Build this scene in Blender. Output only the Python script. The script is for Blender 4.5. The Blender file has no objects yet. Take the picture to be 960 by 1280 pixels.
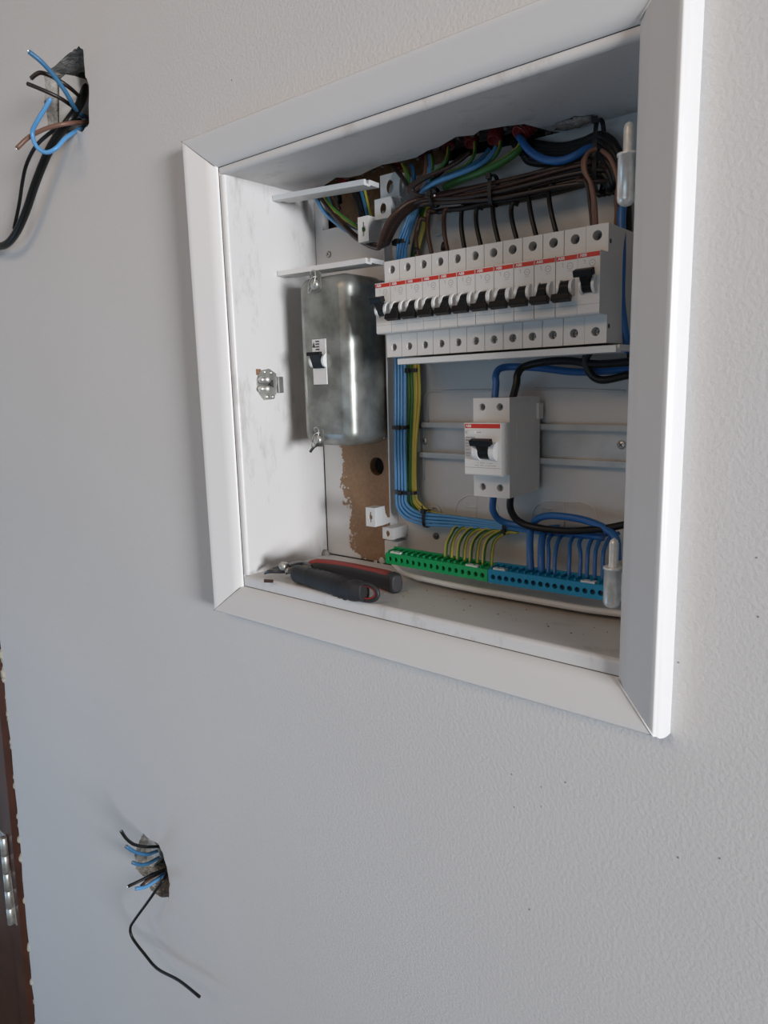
import bpy, math, random
from mathutils import Vector, Matrix
from mathutils.geometry import tessellate_polygon
random.seed(7)
V = Vector
SC = bpy.context.scene
COL = SC.collection
PI = math.pi

# ------------------------------------------------------------------ camera
CAM = V((0.42956, -0.47365, -0.06796))
YAW, PITCH, ROLL, FPX = 0.69637, -0.17499, -0.02599, 896.86
_f = V((-math.sin(YAW)*math.cos(PITCH), math.cos(YAW)*math.cos(PITCH), math.sin(PITCH)))
_r = _f.cross(V((0, 0, 1))).normalized(); _u = _r.cross(_f)
_c, _s = math.cos(ROLL), math.sin(ROLL)
_r, _u = _c*_r+_s*_u, -_s*_r+_c*_u
cd = bpy.data.cameras.new('camera'); cam = bpy.data.objects.new('camera', cd); COL.objects.link(cam)
cam.matrix_world = Matrix(((_r.x, _u.x, -_f.x, CAM.x), (_r.y, _u.y, -_f.y, CAM.y), (_r.z, _u.z, -_f.z, CAM.z), (0, 0, 0, 1)))
cd.sensor_fit = 'VERTICAL'; cd.sensor_height = 36; cd.lens = 36*FPX/1280; cd.clip_start = 0.01
SC.camera = cam

def ray(px, py): return _f+_r*((px-480)/FPX)-_u*((py-640)/FPX)
def at(px, py, y): d = ray(px, py); return CAM+d*((y-CAM.y)/d.y)
def atx(px, py, x): d = ray(px, py); return CAM+d*((x-CAM.x)/d.x)
def atz(px, py, z): d = ray(px, py); return CAM+d*((z-CAM.z)/d.z)

# ------------------------------------------------------------------ world, lights, exposure
w = bpy.data.worlds.new('world'); SC.world = w; w.use_nodes = True
w.node_tree.nodes['Background'].inputs[0].default_value = (0.75, 0.85, 1.0, 1)
w.node_tree.nodes['Background'].inputs[1].default_value = 0.3
SC.view_settings.view_transform = 'Standard'; SC.view_settings.look = 'None'
SC.view_settings.gamma = 1; SC.view_settings.exposure = 0.0; SC.view_settings.use_curve_mapping = False

def area(name, loc, aim, sx, sy, power, col):
    l = bpy.data.lights.new(name, 'AREA'); l.shape = 'RECTANGLE'; l.size = sx; l.size_y = sy
    l.energy = power; l.color = col
    o = bpy.data.objects.new(name, l); COL.objects.link(o); o.location = loc
    o.rotation_euler = (V(aim)-V(loc)).to_track_quat('-Z', 'Z').to_euler()
    return o
area('window_daylight', (5.0, -1.60, -0.02), (0, 0, -0.10), 0.95, 1.2, 37, (0.95, 0.965, 1.0)).data.spread = 1.2
area('warm_top_fill', (-0.1, -1.5, 0.92), (0.0, -0.3, 0.1), 1.2, 0.8, 9.5, (1.0, 0.69, 0.45))  # added warm fill in place of ceiling bounce, tints the upper wall
area('rear_cool_fill', (0.3, -3.3, -0.85), (0.0, 0, -1.2), 1.8, 0.9, 9, (0.50, 0.76, 1.0))  # added soft fill from behind the camera, for ambient light

area('low_cool_fill', (-1.55, -1.15, -1.15), (0.3, 0.0, -1.25), 0.9, 0.6, 4.6, (0.30, 0.62, 1.0))  # added fill that cools the tone of the lower wall

# ------------------------------------------------------------------ materials
MATS = {}
def mat(name, col, rough=0.5, metal=0.0, noise=None, bump=None, spec=0.5, col2=None, nscale=20, coat=0):
    m = bpy.data.materials.new(name); m.use_nodes = True; nt = m.node_tree; N = nt.nodes; L = nt.links
    b = N['Principled BSDF']; b.inputs['Roughness'].default_value = rough; b.inputs['Metallic'].default_value = metal
    b.inputs['Specular IOR Level'].default_value = spec; b.inputs['Coat Weight'].default_value = coat
    b.inputs['Base Color'].default_value = (*col, 1)
    tc = N.new('ShaderNodeTexCoord')
    c2 = col2 or tuple(c*0.9 for c in col)
    n = N.new('ShaderNodeTexNoise'); n.inputs['Scale'].default_value = nscale; n.inputs['Detail'].default_value = 5
    L.new(tc.outputs['Object'], n.inputs['Vector'])
    r = N.new('ShaderNodeValToRGB'); r.color_ramp.elements[0].color = (*c2, 1); r.color_ramp.elements[1].color = (*col, 1)
    r.color_ramp.elements[0].position = 0.35; r.color_ramp.elements[1].position = 0.65
    L.new(n.outputs['Fac'], r.inputs['Fac']); L.new(r.outputs['Color'], b.inputs['Base Color'])
    if bump:
        sc, st, dist = bump
        n2 = N.new('ShaderNodeTexNoise'); n2.inputs['Scale'].default_value = sc; n2.inputs['Detail'].default_value = 4
        L.new(tc.outputs['Object'], n2.inputs['Vector'])
        bp = N.new('ShaderNodeBump'); bp.inputs['Strength'].default_value = st; bp.inputs['Distance'].default_value = dist
        L.new(n2.outputs['Fac'], bp.inputs['Height']); L.new(bp.outputs['Normal'], b.inputs['Normal'])
    MATS[name] = m
    return m
mat('wall_paint', (0.685, 0.675, 0.665), 0.6, bump=(330, 0.32, 0.0012), nscale=3, col2=(0.665, 0.655, 0.645), spec=0.35)
mat('trim_paint', (0.73, 0.725, 0.72), 0.42, bump=(60, 0.12, 0.001), nscale=14, col2=(0.73, 0.725, 0.715))
mat('groove', (0.02, 0.018, 0.016), 0.9)
mat('plaster_rough', (0.46, 0.44, 0.40), 0.95, bump=(160, 1.0, 0.006), nscale=90, col2=(0.22, 0.20, 0.18))
mat('plaster_white', (0.62, 0.61, 0.58), 0.9, bump=(120, 0.8, 0.004), nscale=60, col2=(0.45, 0.44, 0.42))
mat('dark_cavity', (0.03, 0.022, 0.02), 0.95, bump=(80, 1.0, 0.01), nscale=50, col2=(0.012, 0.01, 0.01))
mat('plaster_lump', (0.42, 0.36, 0.32), 0.95, bump=(150, 1.0, 0.004), nscale=110, col2=(0.22, 0.17, 0.15))
mat('conduit_white', (0.70, 0.70, 0.68), 0.4)
mat('brown_board', (0.30, 0.17, 0.085), 0.85, bump=(400, 0.3, 0.001), nscale=220, col2=(0.21, 0.115, 0.06))
mat('plastic_white', (0.74, 0.74, 0.73), 0.35, nscale=8, col2=(0.72, 0.72, 0.71))
mat('plastic_tray', (0.58, 0.575, 0.565), 0.4, nscale=8, col2=(0.56, 0.555, 0.545))
mat('plastic_grey', (0.72, 0.705, 0.68), 0.42, nscale=30, col2=(0.70, 0.685, 0.66))
mat('print_grey', (0.30, 0.30, 0.30), 0.6)
mat('print_hole_dark', (0.05, 0.05, 0.05), 0.6)
mat('print_faint', (0.40, 0.40, 0.39), 0.6)
mat('red_stripe', (0.62, 0.035, 0.02), 0.45)
mat('print_white', (0.85, 0.82, 0.80), 0.5)
mat('black_plastic', (0.006, 0.006, 0.0065), 0.4, spec=0.3)
mat('tie_black', (0.008, 0.008, 0.009), 0.4)
mat('galvanised', (0.40, 0.41, 0.385), 0.42, 0.7, bump=(30, 0.2, 0.001), nscale=42, col2=(0.20, 0.205, 0.185))
mat('rail_metal', (0.55, 0.55, 0.54), 0.4, 0.6, nscale=30, col2=(0.42, 0.42, 0.41))
mat('zinc', (0.62, 0.62, 0.58), 0.38, 0.7, nscale=90, col2=(0.42, 0.42, 0.40))
mat('pin_metal', (0.90, 0.90, 0.87), 0.30, 0.45, nscale=160, col2=(0.70, 0.70, 0.66))
mat('steel_dark', (0.14, 0.14, 0.14), 0.35, 0.9)
mat('blue_wire', (0.10, 0.32, 0.62), 0.35, nscale=40)
mat('blue_wire_thick', (0.022, 0.13, 0.38), 0.35, nscale=40)
mat('blue_wire_old', (0.045, 0.17, 0.33), 0.4, nscale=40)
mat('brown_wire', (0.060, 0.030, 0.020), 0.38, nscale=40, col2=(0.042, 0.02, 0.014), spec=0.4)
mat('brown_wire_light', (0.20, 0.10, 0.07), 0.4, nscale=40)
mat('dark_brown_wire', (0.022, 0.013, 0.010), 0.38, nscale=40)
mat('black_wire', (0.006, 0.006, 0.006), 0.38, spec=0.35)
mat('green_wire', (0.05, 0.17, 0.03), 0.38)
mat('yellow_wire', (0.58, 0.46, 0.07), 0.38)
mat('green_bar', (0.010, 0.34, 0.105), 0.4, nscale=30)
mat('blue_bar', (0.010, 0.26, 0.47), 0.4, nscale=30)
mat('red_conduit', (0.22, 0.018, 0.018), 0.35, bump=(300, 0.5, 0.002))
mat('grip_black', (0.022, 0.022, 0.024), 0.55, bump=(500, 0.2, 0.0005), nscale=60)
mat('grip_red', (0.30, 0.028, 0.02), 0.5)
mat('door_wood', (0.075, 0.026, 0.014), 0.4, nscale=18, col2=(0.05, 0.018, 0.010))
mat('crumb_dark', (0.13, 0.09, 0.075), 0.9, nscale=200, col2=(0.05, 0.035, 0.03))
mat('foam', (0.50, 0.47, 0.38), 0.9, bump=(90, 1.0, 0.006), nscale=40)
mat('floor_wood', (0.2, 0.15, 0.11), 0.6, nscale=6)
mat('room_white', (0.38, 0.37, 0.355), 0.8)
mat('window_white', (0.8, 0.8, 0.8), 0.4)

def board_material():
    m = mat('painted_board', (0.66, 0.65, 0.63), 0.6); nt = m.node_tree; N = nt.nodes; L = nt.links
    b = N['Principled BSDF']; tc = N['Texture Coordinate']
    sep = N.new('ShaderNodeSeparateXYZ'); L.new(tc.outputs['Object'], sep.inputs[0])
    n = N.new('ShaderNodeTexNoise'); n.inputs['Scale'].default_value = 38; n.inputs['Detail'].default_value = 7; n.inputs['Roughness'].default_value = 0.7
    L.new(tc.outputs['Object'], n.inputs['Vector'])
    def M(op, a, c):
        k = N.new('ShaderNodeMath'); k.operation = op
        for i, q in enumerate((a, c)):
            if isinstance(q, (int, float)): k.inputs[i].default_value = q
            else: L.new(q, k.inputs[i])
        return k.outputs[0]
    # brown where x is right of a ragged line that leans right towards the floor; only on the low part
    line = M('MULTIPLY', M('SUBTRACT', 0.105, sep.outputs['Z']), 0.24)
    d = M('SUBTRACT', sep.outputs['X'], M('ADD', -0.1745, line))
    d = M('ADD', d, M('MULTIPLY', M('SUBTRACT', n.outputs['Fac'], 0.5), 0.085))
    n4 = N.new('ShaderNodeTexNoise'); n4.inputs['Scale'].default_value = 330; n4.inputs['Detail'].default_value = 3; L.new(tc.outputs['Object'], n4.inputs['Vector'])
    d = M('ADD', d, M('MULTIPLY', M('SUBTRACT', n4.outputs['Fac'], 0.5), 0.016))
    fx = M('MULTIPLY', d, 350.0)
    low = M('MULTIPLY', M('SUBTRACT', 0.19, sep.outputs['Z']), 400.0)
    cl = N.new('ShaderNodeClamp'); L.new(M('MINIMUM', fx, low), cl.inputs[0])
    n3 = N.new('ShaderNodeTexNoise'); n3.inputs['Scale'].default_value = 260; L.new(tc.outputs['Object'], n3.inputs['Vector'])
    rb = N.new('ShaderNodeValToRGB'); rb.color_ramp.elements[0].color = (0.20, 0.115, 0.06, 1); rb.color_ramp.elements[1].color = (0.33, 0.20, 0.11, 1)
    L.new(n3.outputs['Fac'], rb.inputs['Fac'])
    mx = N.new('ShaderNodeMix'); mx.data_type = 'RGBA'
    L.new(cl.outputs[0], mx.inputs['Factor']); mx.inputs['A'].default_value = (0.60, 0.59, 0.58, 1); L.new(rb.outputs['Color'], mx.inputs['B'])
    L.new(mx.outputs['Result'], b.inputs['Base Color'])
board_material()

def casing_material():
    # white paint with grey smears and scuffs
    m = mat('casing_paint', (0.70, 0.69, 0.68), 0.42, bump=(45, 0.2, 0.0015)); nt = m.node_tree; N = nt.nodes; L = nt.links
    b = N['Principled BSDF']; tc = N['Texture Coordinate']
    mp = N.new('ShaderNodeMapping'); mp.inputs['Scale'].default_value = (14, 22, 7); L.new(tc.outputs['Object'], mp.inputs[0])
    n = N.new('ShaderNodeTexNoise'); n.inputs['Scale'].default_value = 1.3; n.inputs['Detail'].default_value = 8; n.inputs['Roughness'].default_value = 0.72
    L.new(mp.outputs[0], n.inputs['Vector'])
    r = N.new('ShaderNodeValToRGB'); e = r.color_ramp.elements
    e[0].position = 0.24; e[0].color = (0.42, 0.39, 0.37, 1); e[1].position = 0.455; e[1].color = (0.69, 0.68, 0.67, 1)
    L.new(n.outputs['Fac'], r.inputs['Fac']); L.new(r.outputs['Color'], b.inputs['Base Color'])
casing_material()

# ------------------------------------------------------------------ mesh builder
class MB:
    def __init__(s): s.v = []; s.f = []; s.m = []; s.sm = []
    def add(s, vs, fs, mi=0, smooth=False):
        o = len(s.v); s.v += [V(p) for p in vs]
        for f in fs: s.f.append([i+o for i in f]); s.m.append(mi); s.sm.append(smooth)
        return s
    def box(s, x0, x1, y0, y1, z0, z1, mi=0, M=None):
        vs = [V((x, y, z)) for x in (x0, x1) for y in (y0, y1) for z in (z0, z1)]
        if M: vs = [M @ p for p in vs]
        return s.add(vs, [(0, 1, 3, 2), (4, 6, 7, 5), (0, 4, 5, 1), (2, 3, 7, 6), (0, 2, 6, 4), (1, 5, 7, 3)], mi)
    def cyl(s, p0, p1, r0, r1=None, seg=20, mi=0, smooth=True, caps=True, ph=0):
        r1 = r0 if r1 is None else r1; p0 = V(p0); p1 = V(p1)
        d = (p1-p0).normalized(); a = d.orthogonal().normalized(); b = d.cross(a)
        vs = []
        for p, r in ((p0, r0), (p1, r1)):
            for i in range(seg):
                t = 2*PI*i/seg+ph; vs.append(p+a*(r*math.cos(t))+b*(r*math.sin(t)))
        s.add(vs, [(i, (i+1) % seg, seg+(i+1) % seg, seg+i) for i in range(seg)], mi, smooth)
        if caps:
            s.add(vs[:seg], [tuple(range(seg))[::-1]], mi); s.add(vs[seg:], [tuple(range(seg))], mi)
        return s
    def lathe(s, p, axis, prof, seg=24, mi=0):
        p = V(p); d = V(axis).normalized(); a = d.orthogonal().normalized(); b = d.cross(a); vs = []
        for h, r in prof:
            for i in range(seg):
                t = 2*PI*i/seg; vs.append(p+d*h+a*(r*math.cos(t))+b*(r*math.sin(t)))
        fs = [(k*seg+i, k*seg+(i+1) % seg, (k+1)*seg+(i+1) % seg, (k+1)*seg+i) for k in range(len(prof)-1) for i in range(seg)]
        fs += [tuple(range(seg))[::-1], tuple(range((len(prof)-1)*seg, len(prof)*seg))]
        return s.add(vs, fs, mi, True)
    def prism(s, outline, holes, plane, lo, hi, mi=0, back=True, front=True, hole_mi=None, smooth=False, floor_depth=None, floor_mi=None):
        """outline and holes: 2D lists; plane 'xz' extrudes along y, 'yz' along x, 'xy' along z"""
        def P(a, b, c):
            return V((a, c, b)) if plane == 'xz' else V((c, a, b)) if plane == 'yz' else V((a, b, c))
        loops = [[V((a, b, 0)) for a, b in outline]]+[[V((a, b, 0)) for a, b in h] for h in holes]
        flat = [p for l in loops for p in l]
        tri = tessellate_polygon(loops) if holes or len(outline) > 4 else None
        n = len(flat)
        if tri is None: tri = [tuple(range(n))]
        if front: s.add([P(p.x, p.y, lo) for p in flat], [tuple(t) for t in tri], mi)
        if back: s.add([P(p.x, p.y, hi) for p in flat], [tuple(t)[::-1] for t in tri], mi)
        for k, l in enumerate(loops):
            m = len(l); hm = mi if k == 0 or hole_mi is None else hole_mi
            h2 = hi if k == 0 or floor_depth is None else lo+floor_depth
            s.add([P(p.x, p.y, lo) for p in l]+[P(p.x, p.y, h2) for p in l], [(i, (i+1) % m, m+(i+1) % m, m+i) for i in range(m)], hm, smooth or k > 0)
            if k > 0 and floor_depth is not None:
                s.add([P(p.x, p.y, h2) for p in l], [tuple(range(m))], hm if floor_mi is None else floor_mi)
        return s
    def tube(s, pts, r, seg=10, mi=0, mi2=None, twist=0.0, sub=6, caps=True, radii=None, ph=0.0):
        pts = [V(p) for p in pts]
        P = smooth_path(pts, sub)
        n = len(P); vs = []
        up = V((0, 0, 1)); t0 = (P[1]-P[0]).normalized()
        a = t0.orthogonal().normalized() if abs(t0.dot(V((0, -1, 0)))) > 0.95 else (V((0, -1, 0))-t0*t0.dot(V((0, -1, 0)))).normalized()
        for i in range(n):
            t = (P[min(i+1, n-1)]-P[max(i-1, 0)]).normalized()
            a = (a-t*a.dot(t)).normalized(); b = t.cross(a)
            rr = r if radii is None else r*radii(i/(n-1))
            for k in range(seg):
                q = 2*PI*(k+.5)/seg+twist*i+ph; vs.append(P[i]+a*(rr*math.cos(q))+b*(rr*math.sin(q)))
        for i in range(n-1):
            for k in range(seg):
                m = mi if mi2 is None or (k % seg) < seg*0.5 else mi2
                s.add([], []); s.f.append([len(s.v)+i*seg+k, len(s.v)+i*seg+(k+1) % seg, len(s.v)+(i+1)*seg+(k+1) % seg, len(s.v)+(i+1)*seg+k]); s.m.append(m); s.sm.append(True)
        if caps:
            s.f.append([len(s.v)+k for k in range(seg)][::-1]); s.m.append(mi); s.sm.append(False)
            s.f.append([len(s.v)+(n-1)*seg+k for k in range(seg)]); s.m.append(mi); s.sm.append(False)
        s.v += vs
        return s
    def xf(s, M): s.v = [M @ p for p in s.v]; return s

def smooth_path(pts, sub):
    if len(pts) < 3:
        return [pts[0].lerp(pts[-1], i/2) for i in range(3)]
    out = []
    e = [pts[0]*2-pts[1]]+pts+[pts[-1]*2-pts[-2]]
    for i in range(1, len(e)-2):
        p0, p1, p2, p3 = e[i-1:i+3]
        for k in range(sub):
            t = k/sub
            out.append(0.5*((2*p1)+(p2-p0)*t+(2*p0-5*p1+4*p2-p3)*t*t+(3*p1-p0-3*p2+p3)*t**3))
    out.append(pts[-1]); return out

ORG = {}
def obj(name, mb, mats, parent=None, bevel=0, recentre=True, bseg=2):
    if isinstance(mats, str): mats = [mats]
    org = V((0, 0, 0))
    if parent is not None: org = ORG.get(parent.name, V((0, 0, 0)))
    elif recentre:
        xs = [p.x for p in mb.v]; ys = [p.y for p in mb.v]; zs = [p.z for p in mb.v]
        org = V(((min(xs)+max(xs))/2, (min(ys)+max(ys))/2, min(zs)))
    me = bpy.data.meshes.new(name); me.from_pydata([p-org for p in mb.v], [], mb.f)
    for m in mats: me.materials.append(MATS[m])
    me.polygons.foreach_set('material_index', mb.m); me.polygons.foreach_set('use_smooth', mb.sm)
    me.update()
    o = bpy.data.objects.new(name, me); COL.objects.link(o)
    if parent is not None: o.parent = parent
    else: o.location = org
    ORG[o.name] = org
    if bevel:
        b = o.modifiers.new('bevel', 'BEVEL'); b.width = bevel; b.segments = bseg; b.limit_method = 'ANGLE'; b.angle_limit = 0.7
        b.harden_normals = False
    return o
def tag(o, label=None, cat=None, group=None, kind=None):
    if label: o['label'] = label
    if cat: o['category'] = cat
    if group: o['group'] = group
    if kind: o['kind'] = kind
    return o
def thing(name, label, cat, loc=(0, 0, 0), group=None, local=False):
    o = bpy.data.objects.new(name, None); COL.objects.link(o); o.location = loc; o.empty_display_size = 0.01
    ORG[o.name] = V((0, 0, 0)) if local else V(loc)
    return tag(o, label, cat, group)
def struct(name, mb, m, **k):
    return tag(obj(name, mb, m, recentre=False, **k), kind='structure')
def copy_tree(o, parent=None):
    c = o.copy(); COL.objects.link(c)
    if parent is not None: c.parent = parent
    for ch in list(o.children): copy_tree(ch, c)
    return c
ORD = ['first', 'second', 'third', 'fourth', 'fifth', 'sixth', 'seventh', 'eighth', 'ninth', 'tenth', 'eleventh', 'twelfth']
def circle(cx, cy, r, n=20, ph=0, sy=1.0):
    return [(cx+r*math.cos(2*PI*i/n+ph), cy+sy*r*math.sin(2*PI*i/n+ph)) for i in range(n)]
def rrect(x0, x1, y0, y1, r, n=5):
    out = []
    for cx, cy, a in ((x1-r, y1-r, 0), (x0+r, y1-r, PI/2), (x0+r, y0+r, PI), (x1-r, y0+r, 1.5*PI)):
        for i in range(n+1):
            t = a+PI/2*i/n; out.append((cx+r*math.cos(t), cy+r*math.sin(t)))
    return out

# ------------------------------------------------------------------ setting
FZ = -1.55
CX0, CX1, CZ0, CZ1, D = -0.1526, 0.2513, -0.2620, 0.1350, 0.117   # recess
TX0, TX1, TZ0, TZ1, TY = -0.1545, 0.2513, -0.2690, 0.1390, -0.014
def jag(poly, amp, sub=4):
    out = []
    for i in range(len(poly)):
        a = V(poly[i]).to_3d(); b = V(poly[(i+1) % len(poly)]).to_3d()
        for k in range(sub):
            p = a.lerp(b, k/sub); out.append((p.x+random.uniform(-amp, amp), p.y+random.uniform(-amp, amp)))
    return out
up_px = [(300, 200), (400, 115), (450, 85), (478, 100), (485, 240), (508, 300), (508, 520), (470, 575), (440, 560), (380, 622), (300, 590), (275, 530), (252, 400), (262, 330), (250, 250)]
hole_up = jag([(lambda p: (p.x, p.z))(at(x/4.571, 40+y/4.571, 0)) for x, y in up_px], 0.0010)
lo_px = [(290, 205), (330, 240), (388, 275), (415, 340), (440, 430), (452, 520), (450, 598), (405, 600), (335, 555), (300, 480), (245, 425), (238, 330), (268, 250)]
hole_lo = jag([(lambda p: (p.x, p.z))(at(120+x/4.92, 1000+y/4.92, 0)) for x, y in lo_px], 0.0010)
room = (-0.90, 5.10, -3.4, 0.98)      # x0 x1 y_back ceiling
XL = [(-0.826, 0.98), (-0.826, -0.50), (-0.846, -0.80), (-0.866, -1.05), (-0.886, -1.29), (-0.905, FZ)]
edge = []
for i in range(len(XL)-1):
    a, b = XL[i], XL[i+1]; n = 3 if i == 0 else 7
    for k in range(n):
        t = k/n; j = 0 if i == 0 else random.uniform(-0.003, 0.003)
        edge.append((a[0]+(b[0]-a[0])*t+j, a[1]+(b[1]-a[1])*t))
edge.append(XL[-1])
outer = edge+[(room[1], FZ), (room[1], room[3])]
g = 0.021
niche = [(CX0-g, CZ0-g), (CX1+g, CZ0-g), (CX1+g, CZ1+g), (CX0-g, CZ1+g)]
mb = MB(); mb.prism(outer, [niche, hole_up, hole_lo], 'xz', 0.0, 0.15, 0, hole_mi=1, back=False)
wall = struct('wall_front', mb, ['wall_paint', 'plaster_rough'])
# little paint blobs and dirt marks on the paint
mb = MB()
for px, py in ((640, 968), (677, 984), (707, 978), (643, 1009), (677, 1008), (662, 1137), (946, 697), (948, 771), (848, 1072), (900, 1073), (848, 828), (290, 100)):
    p = at(px, py, 0); r = random.uniform(0.0006, 0.0011)
    mb.lathe(p+V((0, 0.0002, 0)), (0, -1, 0), [(0, r), (0.0004, r*0.8), (0.0006, r*0.2)], 8)
obj('dirt_speck', mb, 'print_grey', wall)
tag(bpy.data.objects['dirt_speck'], kind='stuff')

# back faces and boxes behind the two chased holes
for nm, hp, dep in (('upper', hole_up, 0.045), ('lower', hole_lo, 0.04)):
    x0 = min(p[0] for p in hp)-0.004; x1 = max(p[0] for p in hp)+0.004; z0 = min(p[1] for p in hp)-0.004; z1 = max(p[1] for p in hp)+0.004
    mb = MB()
    n = 9; vs = []
    for i in range(n):
        for j in range(n):
            vs.append((x0+(x1-x0)*i/(n-1), dep+random.uniform(-0.005, 0.003), z0+(z1-z0)*j/(n-1)))
    mb.add(vs, [(i*n+j, (i+1)*n+j, (i+1)*n+j+1, i*n+j+1) for i in range(n-1) for j in range(n-1)], 0)
    mb.box(x0-0.004, x0, 0.002, dep, z0, z1, 0); mb.box(x1, x1+0.004, 0.002, dep, z0, z1, 0)
    mb.box(x0, x1, 0.002, dep, z0-0.004, z0, 0); mb.box(x0, x1, 0.002, dep, z1, z1+0.004, 0)
    obj('hole_backing', mb, 'plaster_rough', wall)
    mb = MB()
    if nm == 'upper':
        mb.prism([(lambda p: (p.x, p.z))(at(x, y, 0.012)) for x, y in ((74, 100), (82, 93), (94, 95), (98, 112), (92, 138), (84, 158), (74, 160))], [], 'xz', 0.012, 0.034)
        obj('plaster_flake', mb, 'conduit_white', wall, bevel=0.001)
    else:
        mb.prism([(lambda p: (p.x, p.z))(at(x, y, 0.018)) for x, y in ((172, 1047), (184, 1043), (196, 1056), (200, 1072), (190, 1084), (172, 1082))], [], 'xz', 0.018, 0.03)
        obj('plaster_flake', mb, 'conduit_white', wall, bevel=0.001)

# the rest of the room
def quad_slab(name, x0, x1, y0, y1, z0, z1, m):
    return struct(name, MB().box(x0, x1, y0, y1, z0, z1), m)
quad_slab('floor', -1.6, 5.2, -3.5, 0.15, FZ-0.05, FZ, 'floor_wood')
quad_slab('ceiling', -1.6, 5.2, -3.5, 0.15, 0.98, 1.03, 'room_white')
def window_wall(name, wname, plane, a0, a1, wa0, wa1, wz0, wz1, lo, hi):
    struct(name, MB().prism([(a0, FZ), (a1, FZ), (a1, 0.98), (a0, 0.98)], [[(wa0, wz0), (wa1, wz0), (wa1, wz1), (wa0, wz1)]], plane, lo, hi), 'room_white')
    am = (wa0+wa1)/2; e = 0.05
    struct(wname, MB().prism([(wa0, wz0), (wa1, wz0), (wa1, wz1), (wa0, wz1)], [[(wa0+e, wz0+e), (am-e/2, wz0+e), (am-e/2, wz1-e), (wa0+e, wz1-e)], [(am+e/2, wz0+e), (wa1-e, wz0+e), (wa1-e, wz1-e), (am+e/2, wz1-e)]], plane, lo+0.04, lo+0.08), 'window_white')
window_wall('wall_left', 'added_window_3', 'yz', -3.4, 0.15, -1.65, -0.65, -1.5, -0.8, -1.70, -1.6)  # low window is made up to go with the low cool fill
window_wall('wall_right', 'window_1', 'yz', -3.4, 0.0, -2.15, -0.85, -0.85, 0.75, 5.1, 5.2)
window_wall('wall_back', 'added_window_2', 'xz', -1.6, 5.1, -0.65, 1.25, -1.15, 0.25, -3.5, -3.4)  # rear window is made up to go with the ambient fill

# door frame at far left
def xl(z):
    for (a, za), (b, zb) in zip(XL, XL[1:]):
        if zb <= z <= za: return a+(b-a)*(z-za)/(zb-za)
    return XL[-1][0]
zs = [-0.50, -0.8, -1.05, -1.29, FZ]
mb = MB()
for za, zb in zip(zs, zs[1:]):
    a, b = xl(za), xl(zb)
    vs = []
    for x, z in ((a, za), (b, zb)):
        for dx, y in ((-0.004, 0.13), (-0.004, -0.002), (-0.012, -0.008), (-0.047, -0.008), (-0.049, 0.01), (-0.075, 0.01), (-0.075, 0.13)): vs.append((x+dx, y, z))
    mb.add(vs, [(k, k+1, 8+k, 7+k) for k in range(6)])
# upper part of the jamb
mb.box(-0.90, -0.832, 0.0, 0.13, -0.50, 0.6)
struct('door_1', mb, 'door_wood')
dj = bpy.data.objects['door_1']
mb = MB()
for za, zb in zip(zs, zs[1:]):
    a, b = xl(za)-0.051, xl(zb)-0.051
    mb.add([(a, 0.004, za), (b, 0.004, zb), (b-0.4, 0.004, zb), (a-0.4, 0.004, za), (a, 0.04, za), (b, 0.04, zb), (b-0.4, 0.04, zb), (a-0.4, 0.04, za)],
           [(0, 1, 2, 3), (4, 7, 6, 5), (0, 4, 5, 1)])
obj('door_leaf', mb, 'door_wood', dj)
# foam and broken plaster between the frame and the wall
mb = MB()
for k in range(80):
    z = -0.50-0.92*(k/79)+random.uniform(-0.01, 0.01)
    if (-0.80 < z < -0.60 or z < -1.0) and random.random() < 0.6: continue
    r = random.uniform(0.003, 0.008) if z < -0.56 else random.uniform(0.006, 0.011)
    mb.lathe((xl(z)-0.002, 0.006, z-r), (random.uniform(-.2, .2), -.2, 1), [(0, r*.3), (r*.4, r*.9), (r, r), (r*1.7, r*.8), (r*2.2, r*.2)], 8)
ff = obj('foam_filler', mb, 'foam', dj); tag(ff, kind='stuff')
# door hinge
h0, h1 = at(4, 1046, -0.014), at(14, 1155, -0.014)
hx = (h0.x+h1.x)/2-0.004
hg = thing('door_hinge', 'steel barrel door hinge on the dark brown door frame at lower left', 'hinge', (hx, -0.014, h1.z))
for k in range(5):
    a = V((h0.x+(h1.x-h0.x)*k/5, -0.014, h0.z+(h1.z-h0.z)*k/5)); b = V((h0.x+(h1.x-h0.x)*(k+1)/5, -0.014, h0.z+(h1.z-h0.z)*(k+1)/5))
    dd = (b-a)*0.03
    obj('knuckle', MB().lathe(a+dd, b-a, [(0, 0.0052), (0.0006, 0.0062), ((b-a).length*.94-0.0006, 0.0062), ((b-a).length*.94, 0.0052)], 18), 'zinc', hg)
obj('hinge_leaf', MB().box(h0.x-0.03, h0.x-0.004, -0.0095, -0.0080, h1.z, h0.z), 'zinc', hg)

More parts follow.
